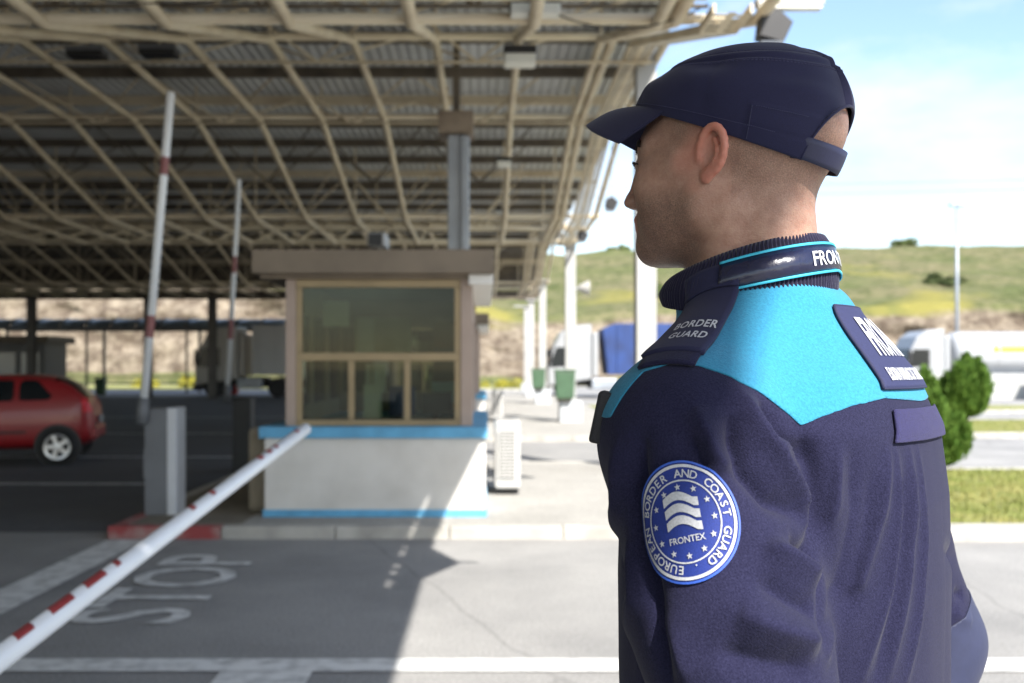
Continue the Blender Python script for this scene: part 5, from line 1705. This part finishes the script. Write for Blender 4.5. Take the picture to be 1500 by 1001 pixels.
# ---- round sleeve patch
def cyl_frame(px, py):
    h = jhit(px, py)
    a, b = Vector(SH_L), Vector(EL_L)
    ax = (a-b).normalized()
    t = (h[0]-b).dot(ax)
    base = b+ax*t
    r = (h[0]-base); r = (r-ax*r.dot(ax))
    return base, ax, r.normalized(), r.length
SB, SAX, SR, SRL = cyl_frame(1004, 765)
ST = SAX.cross(SR)                      # direction of growing u (towards his back)
def conform_arm(V2, off):
    out = []
    for p in V2:
        th = float(p[0])/SRL
        d = SR*math.cos(th)+ST*math.sin(th)
        o = SB+SAX*float(p[1])
        h = JB.ray_cast(o+d*0.16, -d)
        if h[0] is None or (h[0]-o).length > 0.125: q = o+d*SRL; out.append(q+d*(off+float(p[2])))
        else: out.append(h[0].lerp(o+d*SRL, 0.55)+d*(off+float(p[2])))
    return out
def ring2(r0, r1, n=72, m=3):
    V = []; Fq = []
    for j in range(m+1):
        r = r0+(r1-r0)*j/m
        for i in range(n):
            t = 2*math.pi*i/n
            V.append([r*math.cos(t), r*math.sin(t), 0])
    for j in range(m):
        for i in range(n):
            Fq.append((j*n+i, j*n+(i+1) % n, (j+1)*n+(i+1) % n, (j+1)*n+i))
    return np.array(V), Fq
PRAD = 0.0505
sgn = 1 if (M_W.to_3x3() @ ST).x > 0 else -1
def arm_part(name, V2, F2, off, matl, smooth=True):
    V2 = np.array(V2, dtype=float); V2[:, 0] *= sgn*0.84
    if sgn < 0: F2 = [tuple(reversed(f)) for f in F2]
    return np_mesh(name, conform_arm(V2, off), F2, matl, jacket, smooth)
V2, F2 = ring2(0.0004, PRAD, 72, 12)
solid(arm_part('sleeve_patch', V2, F2, 0.0030, BLUE_P), 0.0024, 0)
V2, F2 = ring2(PRAD*0.97, PRAD*1.005, 72, 2); V2[:, 2] = 0.0006
arm_part('sleeve_patch_edge', V2, F2, 0.0046, mat('blue overlock edge', (0.03, 0.10, 0.50), 0.6, var=0.3, vscale=800))
V2, F2 = ring2(PRAD*0.895, PRAD*0.945, 72, 2)
arm_part('sleeve_patch_outer_ring', V2, F2, 0.0050, WHITE_TH)
V2, F2 = ring2(PRAD*0.660, PRAD*0.685, 72, 1)
arm_part('sleeve_patch_inner_ring', V2, F2, 0.0050, WHITE_TH)
def ring_text(s, rad, size, start_deg):
    """letters set clockwise round a circle, tops outward; start at the bottom"""
    V = []; Fq = []
    step = -360.0/len(s)
    for k, ch in enumerate(s):
        if ch == ' ': continue
        cv, cf = text_mesh(ch, size, 1.05, size*0.012)
        a = math.radians(start_deg+step*k)
        rot = a-math.pi/2
        n = len(V)
        for p in cv:
            x, y = rot2(p[0], p[1], rot)
            V.append([x+rad*math.cos(a), y+rad*math.sin(a), 0])
        Fq += [tuple(i+n for i in f) for f in cf]
    return V, Fq
V2, F2 = ring_text('EUROPEAN BORDER AND COAST GUARD . ', PRAD*0.790, 0.0098, 270-14)
arm_part('sleeve_patch_lettering', V2, F2, 0.0052, WHITE_TH, False)
def star(cx, cy, r, rot=0):
    P = []
    for k in range(10):
        rr_ = r if k % 2 == 0 else r*0.40
        a = math.pi/2+k*math.pi/5+rot
        P.append((cx+rr_*math.cos(a), cy+rr_*math.sin(a), 0))
    return P, [tuple(range(10))]
for k in range(12):
    a = 2*math.pi*k/12+math.pi/2
    V2, F2 = star(PRAD*0.565*math.cos(a), PRAD*0.565*math.sin(a), PRAD*0.062)
    arm_part('sleeve_patch_star', V2, F2, 0.0052, WHITE_TH, False)
def ribbon(cy):
    V = []; n = 14
    for i in range(n+1):
        t = i/n; x = (-0.0165+0.033*t)
        yb = cy+(0.0058*math.sin(math.pi*min(1, t*1.15))-0.0028*t)
        V.append((x, yb, 0)); V.append((x, yb+0.0072, 0))
    return V, [(2*i, 2*i+2, 2*i+3, 2*i+1) for i in range(n)]
for cy in (0.0135, 0.0035, -0.0065):
    V2, F2 = ribbon(cy)
    arm_part('sleeve_patch_ribbon', V2, F2, 0.0052, WHITE_TH)
cv, cf = text_mesh('FRONTEX', 0.0076, 1.0, 0.00008)
cv[:, 1] -= 0.0148
arm_part('sleeve_patch_name', cv, cf, 0.0052, WHITE_TH, False)

# ---- epaulette slide on the near shoulder
ei = JB.ray_cast(Vector((0.020, 0.088, 1.7)), Vector((0, 0, -1)))[0]; eo = jhit(984, 522)[0]
print('EPAULETTE', ei, eo)
def epaulette():
    ec = jhit(1010, 468)
    n = Vector((0, 0, 0))
    for k in range(7):
        q = ei.lerp(eo, k/6); h = JB.find_nearest(q); n += h[1]
    n.normalize(); print('EPN', n)
    vdir = (eo-ei); vdir = (vdir-n*vdir.dot(n)); L = vdir.length; vdir.normalize()
    u = n.cross(vdir)               # across the strap
    if u.x > 0: u = -u              # towards his back
    c = (ei+eo)/2
    return c, u, vdir, n, L
EC, EU, EVD, EN, ELN = epaulette()
def conform_ep(V2, off):
    out = []
    for p in V2:
        q = EC+EU*float(p[0])+EVD*float(p[1])
        h = JB.ray_cast(q+EN*0.1, -EN)
        out.append((h[0]+EN*(off+float(p[2]))) if h[0] is not None else q+EN*off)
    return out
EW = 0.058
V2, F2 = grid2(EW, ELN*0.98, 12, 26)
ob = np_mesh('epaulette', conform_ep(V2, 0.0052), F2, TWILL, jacket); solid(ob, 0.0045, 0)
V2, F2 = grid2(EW*0.9, 0.030, 8, 6); V2[:, 1] += ELN*0.5+0.004
ob = np_mesh('epaulette_tab', conform_ep(V2, 0.0035), F2, FLEECE, jacket); solid(ob, 0.003, 0)
V2, F2 = grid2(EW*1.02, 0.020, 8, 6); V2[:, 1] -= ELN*0.5-0.006
for p in V2: p[2] = 0.006*max(0, -(p[1]+ELN*0.5-0.012)/0.01)
ob = np_mesh('epaulette_button_end', conform_ep(V2, 0.0090), F2, TWILL, jacket); solid(ob, 0.0022, 0)
def ep_text(name, s, size, along, width):
    cv, cf = text_mesh(s, size, 1.0, 0.0004, spacing=1.08)
    k = width/(cv[:, 0].max()-cv[:, 0].min())
    M2 = [(p[0]*k+0.006, along-p[1], 0.0) for p in cv]
    return np_mesh(name, conform_ep(M2, 0.0084), cf, mat('silver thread', (0.60, 0.61, 0.64), 0.5, var=0.3, vscale=700), jacket, False)
ep_text('epaulette_lettering', 'BORDER', 0.0205, ELN*0.5-0.058, 0.041)
ep_text('epaulette_lettering', 'GUARD', 0.0205, ELN*0.5-0.034, 0.035)

# ---- ribbed stand collar with satin tape
def collar_pt(al, t, out=0.0):
    """al: angle from the front (0) over his left (90) to the back (180); t: 0 base .. 1 rim"""
    ca, sa = math.cos(al), math.sin(al)
    zt = 1.5725-0.0225*ca
    zb = 1.525-0.014*ca-0.012*abs(sa)+0.020*max(ca, 0)
    ax = 0.078 if ca > 0 else 0.078
    ay = 0.079
    flare = 0.011*(1-t)+0.004*math.sin(math.pi*t)
    if ca > 0.0: flare += 0.008*t*ca*ca
    r = 1.0
    x = 0.014+(ax+flare+out)*ca*r
    y = 0.010+(ay+flare+out)*sa*r
    return (x, y, zb+(zt-zb)*t)
def build_collar():
    NA, NT = 780, 12
    a0, a1 = math.radians(10), math.radians(350)
    V = []; Fq = []
    for i in range(NA+1):
        al = a0+(a1-a0)*i/NA
        rib = 0.0012*math.sin(i/NA*2*math.pi*118)
        for j in range(NT+1):
            V.append(collar_pt(al, j/NT, rib*(1 if j < NT else 0.3)+0.0015*math.sin(math.pi*j/NT)))
    for i in range(NA):
        for j in range(NT):
            a = i*(NT+1)+j
            Fq.append((a, a+NT+1, a+NT+2, a+1))
    ob = np_mesh('collar', V, Fq, RIB, jacket)
    solid(ob, 0.006, -1)
    def band(name, t0, t1, out, matl, d0, d1, th):
        V = []; Fq = []; n = 90
        for i in range(n+1):
            al = math.radians(d0+(d1-d0)*i/n)
            for t in (t0, (t0+t1)/2, t1): V.append(collar_pt(al, t, out))
        for i in range(n):
            for j in range(2):
                a = i*3+j; Fq.append((a, a+3, a+4, a+1))
        return solid(np_mesh(name, V, Fq, matl, jacket), th, 0)
    band('collar_tape', 0.33, 0.80, 0.0040, SATIN, 92, 268, 0.0014)
    band('collar_piping', 0.79, 0.83, 0.0046, TEAL_PIPE, 92, 268, 0.0014)
    band('collar_piping', 0.30, 0.34, 0.0046, TEAL_PIPE, 92, 268, 0.0014)
    cv, cf = text_mesh('FRONTEX', 0.0205, 0.85, 0.0003)
    V = []
    for p in cv:
        al = math.pi*0.985+p[0]/0.088
        V.append(collar_pt(al, 0.565+p[1]/0.060, 0.0056))
    np_mesh('collar_lettering', V, cf, WHITE_TH, jacket, False)
build_collar()

# ---- chest strap holder, seen past the shoulder
def chest_thing():
    for px in range(885, 960, 3):
        h = jhit(px, 600)
        if h[0] is not None: return h[0]

mb = MB()
mb.box(-0.010, 0.008, -0.022, 0.022, -0.030, 0.018)
o = mb.build('chest_flap', BLACKP, jacket, bevel=0.003)
ct = chest_thing(); o.location = (ct.x+0.008, ct.y-0.016, ct.z-0.002); o.rotation_euler = (0, math.radians(-12), math.radians(25))

# softshell elbow panels: cut from the sleeves
for s, e, w in ((SH_L, EL_L, WR_L), (SH_R, EL_R, WR_R)):
    el = np.array(e); ax = np.array(e)-np.array(s); ax /= np.linalg.norm(ax)
    t = (JVt-el)@ax
    side = np.abs(JVt[:, 1]) - 0.16
    back = (el[0]-JVt[:, 0])
    rad = np.linalg.norm(JVt-el-np.outer(t, ax), axis=1)
    lim = -0.050 if s[1] > 0 else -0.040
    f = np.minimum(np.minimum(t-lim, 0.30-t), np.minimum(0.16-rad, (JVt[:, 1]*np.sign(s[1])-0.165)*1.0+ (0.07 if s[1] < 0 else 0.0)))
    f = np.minimum(f, back+0.0+ (0.02 if s[1] < 0 else 0.0) )
    v, fs = clip_extract(JVt, JT, JNt, f, 0.0016)
    if fs:
        ob = np_mesh('elbow_panel', v, fs, SOFTSH, jacket); solid(ob, 0.0016, -1)

# seams: sleeve seam from the armpit over the shoulder
mb = MB()
pts = []
for i in range(len(YT)-2):
    pass

# ---- trousers and boots (below the frame, he stands on the traffic island)
def build_trousers():
    xs = np.arange(-0.20, 0.18, 0.010); ys = np.arange(-0.24, 0.24, 0.010); zs = np.arange(0.06, 0.98, 0.012)
    P = np.meshgrid(xs, ys, zs, indexing='ij'); m = mir(P)
    d = ell(P, (-0.02, 0, 0.92), (0.130, 0.172, 0.14))
    d = smin(d, cone(m, (-0.012, 0.088, 0.88), (0.004, 0.102, 0.50), 0.098, 0.075), 0.03)
    d = smin(d, cone(m, (0.004, 0.102, 0.50), (-0.018, 0.107, 0.12), 0.075, 0.066), 0.02)
    d = smax(d, 0.08-P[2], 0.01); d = smax(d, P[2]-0.95, 0.02)
    V, Q = surfnet(xs, ys, zs, d)
    np_mesh('trousers', relax(V, Q, 3), Q, TWILL, person)
build_trousers()
for sg in (1, -1):
    xs = np.arange(-0.10, 0.22, 0.008); ys = np.arange(0.02, 0.20, 0.008); zs = np.arange(-0.01, 0.20, 0.008)
    P = np.meshgrid(xs, ys, zs, indexing='ij')
    d = cone(P, (-0.025, 0.107, 0.05), (0.125, 0.122, 0.038), 0.048, 0.042)
    d = smin(d, cone(P, (-0.022, 0.107, 0.06), (-0.020, 0.107, 0.16), 0.050, 0.052), 0.02)
    d = smax(d, 0.001-P[2], 0.006)
    V, Q = surfnet(xs, ys, zs, d); V = relax(V, Q, 2)
    V[:, 2] = np.maximum(V[:, 2], 0.0)
    V[:, 1] *= sg
    if sg < 0: Q = Q[:, ::-1]
    np_mesh('boot', V, Q, BLACKP, person)

# ---- cap
def cap_frame(al, s):
    """al from the front (0) towards his left; s 0 at the band edge .. 1 at the crown button; head coordinates"""
    ca, sa = math.cos(al), math.sin(al)
    th = s*math.pi/2
    slope = 0.42
    ax, ay = (0.101 if ca > 0 else 0.109), 0.0825
    e = 0.43
    rad = (math.cos(th)**e) if s < 1 else 0.0
    bul = 1+(0.02+0.135*max(0.0, -ca)**0.7)*math.sin(math.pi*min(1, s*1.25))
    hgt = math.sin(th)**1.15
    bx, by = ax*ca, ay*sa
    top = (-0.022, 0.0, 0.1150)
    z0 = 0.0235+slope*(bx)
    cx0 = -0.004
    x = cx0+bx*rad*bul+(top[0]-cx0)*hgt
    y = by*rad*bul
    # plane of the rings turns level towards the crown
    z = 0.0235+slope*bx*rad*(1-hgt)**1.0+(top[2]-0.0235)*hgt
    return x, y, z
def build_cap():
    NA, NS = 220, 90
    V = np.zeros(((NS+1)*NA, 3)); Fq = []
    A = np.zeros(len(V)); S = np.zeros(len(V))
    for j in range(NS+1):
        s = (j/NS)
        s = s**0.9
        for i in range(NA):
            al = -math.pi+2*math.pi*i/NA
            k = j*NA+i
            V[k] = cap_frame(al, min(s, 0.9995)); A[k] = al; S[k] = s
    for j in range(NS):
        for i in range(NA):
            a, b = j*NA+i, j*NA+(i+1) % NA
            Fq.append((a, b, b+NA, a+NA))
    Fq = np.array(Fq)
    N = vnormals(V, Fq)
    if (N*(V-np.array([0, 0, 0.05]))).sum() < 0: N = -N; Fq = Fq[:, ::-1]
    # soft dents in the crown cloth, seam grooves
    d = 0.0032*fbm2(A*1.7+1.0, S*5.0, 11, 3)*np.clip(S*3, 0, 1)*np.clip((1-S)*3, 0, 1)
    def groove(x, c, w, a): return -a*np.exp(-((x-c)/w)**2)
    d += groove(S, 0.60, 0.016, 0.0016)+0.0011*np.exp(-((S-0.645)/0.02)**2)
    d += groove(S, 0.115, 0.006, 0.0007)*(np.abs(A) > 1.9)
    for c in (1.95, -1.95): d += groove(A, c, 0.012, 0.0009)*(S < 0.24)
    d += (0.0010*(1/(1+np.exp(-(np.abs(A)-1.95)/0.01)))*(S < 0.235))
    for c in (0.62, -0.62): d += groove(A, c, 0.012, 0.0012)*(S > 0.05)*(S < 0.60)
    d += -0.0045*np.exp(-(((np.abs(A)-2.25)/0.42)**2+((S-0.47)/0.10)**2))
    d += 0.0035*np.exp(-(((np.abs(A)-2.55)/0.30)**2+((S-0.36)/0.07)**2))
    d += -0.0030*np.exp(-(((np.abs(A)-1.5)/0.30)**2+((S-0.52)/0.09)**2))
    V = V+N*d[:, None]
    # opening over the strap: an arch at the back
    back = math.pi-np.abs(A)
    arch = np.sqrt((back/0.62)**2+(S/0.34)**2)-1.0
    T = np.concatenate([Fq[:, [0, 1, 2]], Fq[:, [0, 2, 3]]])
    # close to the pole the columns shrink: drop the slivers
    v, fs = clip_extract(V, T, N, arch*0.05, 0.0)
    v = [head_to_man(p) for p in v]
    ob = np_mesh('cap', v, fs, CAPM, person)
    solid(ob, 0.0022, -1)
    # binding round the arch
    mb = MB(); pts = []
    for k in range(31):
        t = math.pi*k/30
        al = math.pi-0.62*math.cos(t); s = 0.34*math.sin(t)
        pts.append(head_to_man(np.array(cap_frame(al, max(s, 0.0)))*1.003))
    mb.tube(pts, 0.0016, 6); mb.build('cap_binding', CAPM, ob, True)
    # strap
    Vs = []; Fs = []; n = 40
    for i in range(n+1):
        al = math.pi-0.70+1.40*i/n
        for j in range(5):
            s = 0.004+0.125*j/4
            p = np.array(cap_frame(al, s)); c = np.array([0, 0, p[2]])
            dirv = (p-c)/np.linalg.norm(p-c)
            Vs.append(head_to_man(p+dirv*(0.0010 if abs(al-math.pi) < 0.60 else 0.0010-0.055*(abs(al-math.pi)-0.60))))
    for i in range(n):
        for j in range(4):
            a = i*5+j; Fs.append((a, a+5, a+6, a+1))
    solid(np_mesh('cap_strap', Vs, Fs, mat('strap webbing', (0.013, 0.014, 0.046), 0.6, var=0.2, vscale=500, bump=0.3, bscale=900, bdist=0.0005), ob), 0.0020, 0)
    # rows of stitching: short raised threads
    THR = mat('cap thread', (0.034, 0.034, 0.082), 0.7)
    bvc = BVHTree.FromPolygons([tuple(p) for p in v], [tuple(f) for f in fs])
    mb = MB()
    def dash(a0, s0, a1, s1):
        pts = []
        for al_, s_ in ((a0, s0), (a1, s1)):
            q = Vector(head_to_man(cap_frame(al_, s_)))
            h = bvc.find_nearest(q)
            nn = h[1] if h[1].dot(q-Vector(head_to_man((0, 0, 0.04)))) > 0 else -h[1]
            pts.append(h[0]+nn*0.0003)
        mb.tube(pts, 0.00045, 4)
    for S0 in (0.555, 0.575, 0.685):
        for k in range(150):
            a_ = -math.pi+2*math.pi*k/150
            dash(a_, S0, a_+0.024, S0)
    for k in range(120):
        a_ = 0.66*math.pi*(k/120)*1.0
        for sg_ in (1, -1): dash(sg_*(0.25+a_*0.95), 0.105, sg_*(0.25+a_*0.95+0.010), 0.105)
    for sg_ in (1, -1):
        for k in range(26): dash(sg_*1.99, 0.02+0.008*k, sg_*1.99, 0.025+0.008*k)
        for k in range(24): dash(sg_*(2.02+0.02*k), 0.225, sg_*(2.032+0.02*k), 0.225)
        for k in range(40): dash(sg_*0.66, 0.08+0.012*k, sg_*0.66, 0.087+0.012*k)
    mb.build('cap_stitching', THR, ob)
    # sweatband edge
    # visor
    Vv = []; Fv_ = []; nu, nw = 48, 16
    for i in range(nu+1):
        u = -1+2*i/nu
        al = u*1.12
        ix, iy, iz = cap_frame(al, 0.055)
        ixn, iyn, izn = ix-0.002, iy*0.985, iz
        q = abs(u)
        ox = 0.152-0.073*q**2.6
        oy = 0.082*math.copysign(q**0.9, u)
        oz = 0.0590-0.044*q**2
        if q > 0.999: ox, oy, oz = ixn, iyn, izn
        for j in range(nw+1):
            w = j/nw
            arch_ = 0.006*math.sin(math.pi*w)*(1-q*q)
            Vv.append(head_to_man((ixn+(ox-ixn)*w, iyn+(oy-iyn)*w, izn+(oz-izn)*w+arch_)))
    for i in range(nu):
        for j in range(nw):
            a = i*(nw+1)+j; Fv_.append((a, a+nw+1, a+nw+2, a+1))
    vis = np_mesh('visor', Vv, Fv_, CAPM, ob)
    solid(vis, 0.0034, 0)
    m = vis.modifiers.new('b', 'BEVEL'); m.width = 0.0015; m.segments = 2; m.limit_method = 'ANGLE'
    return ob
cap = build_cap()
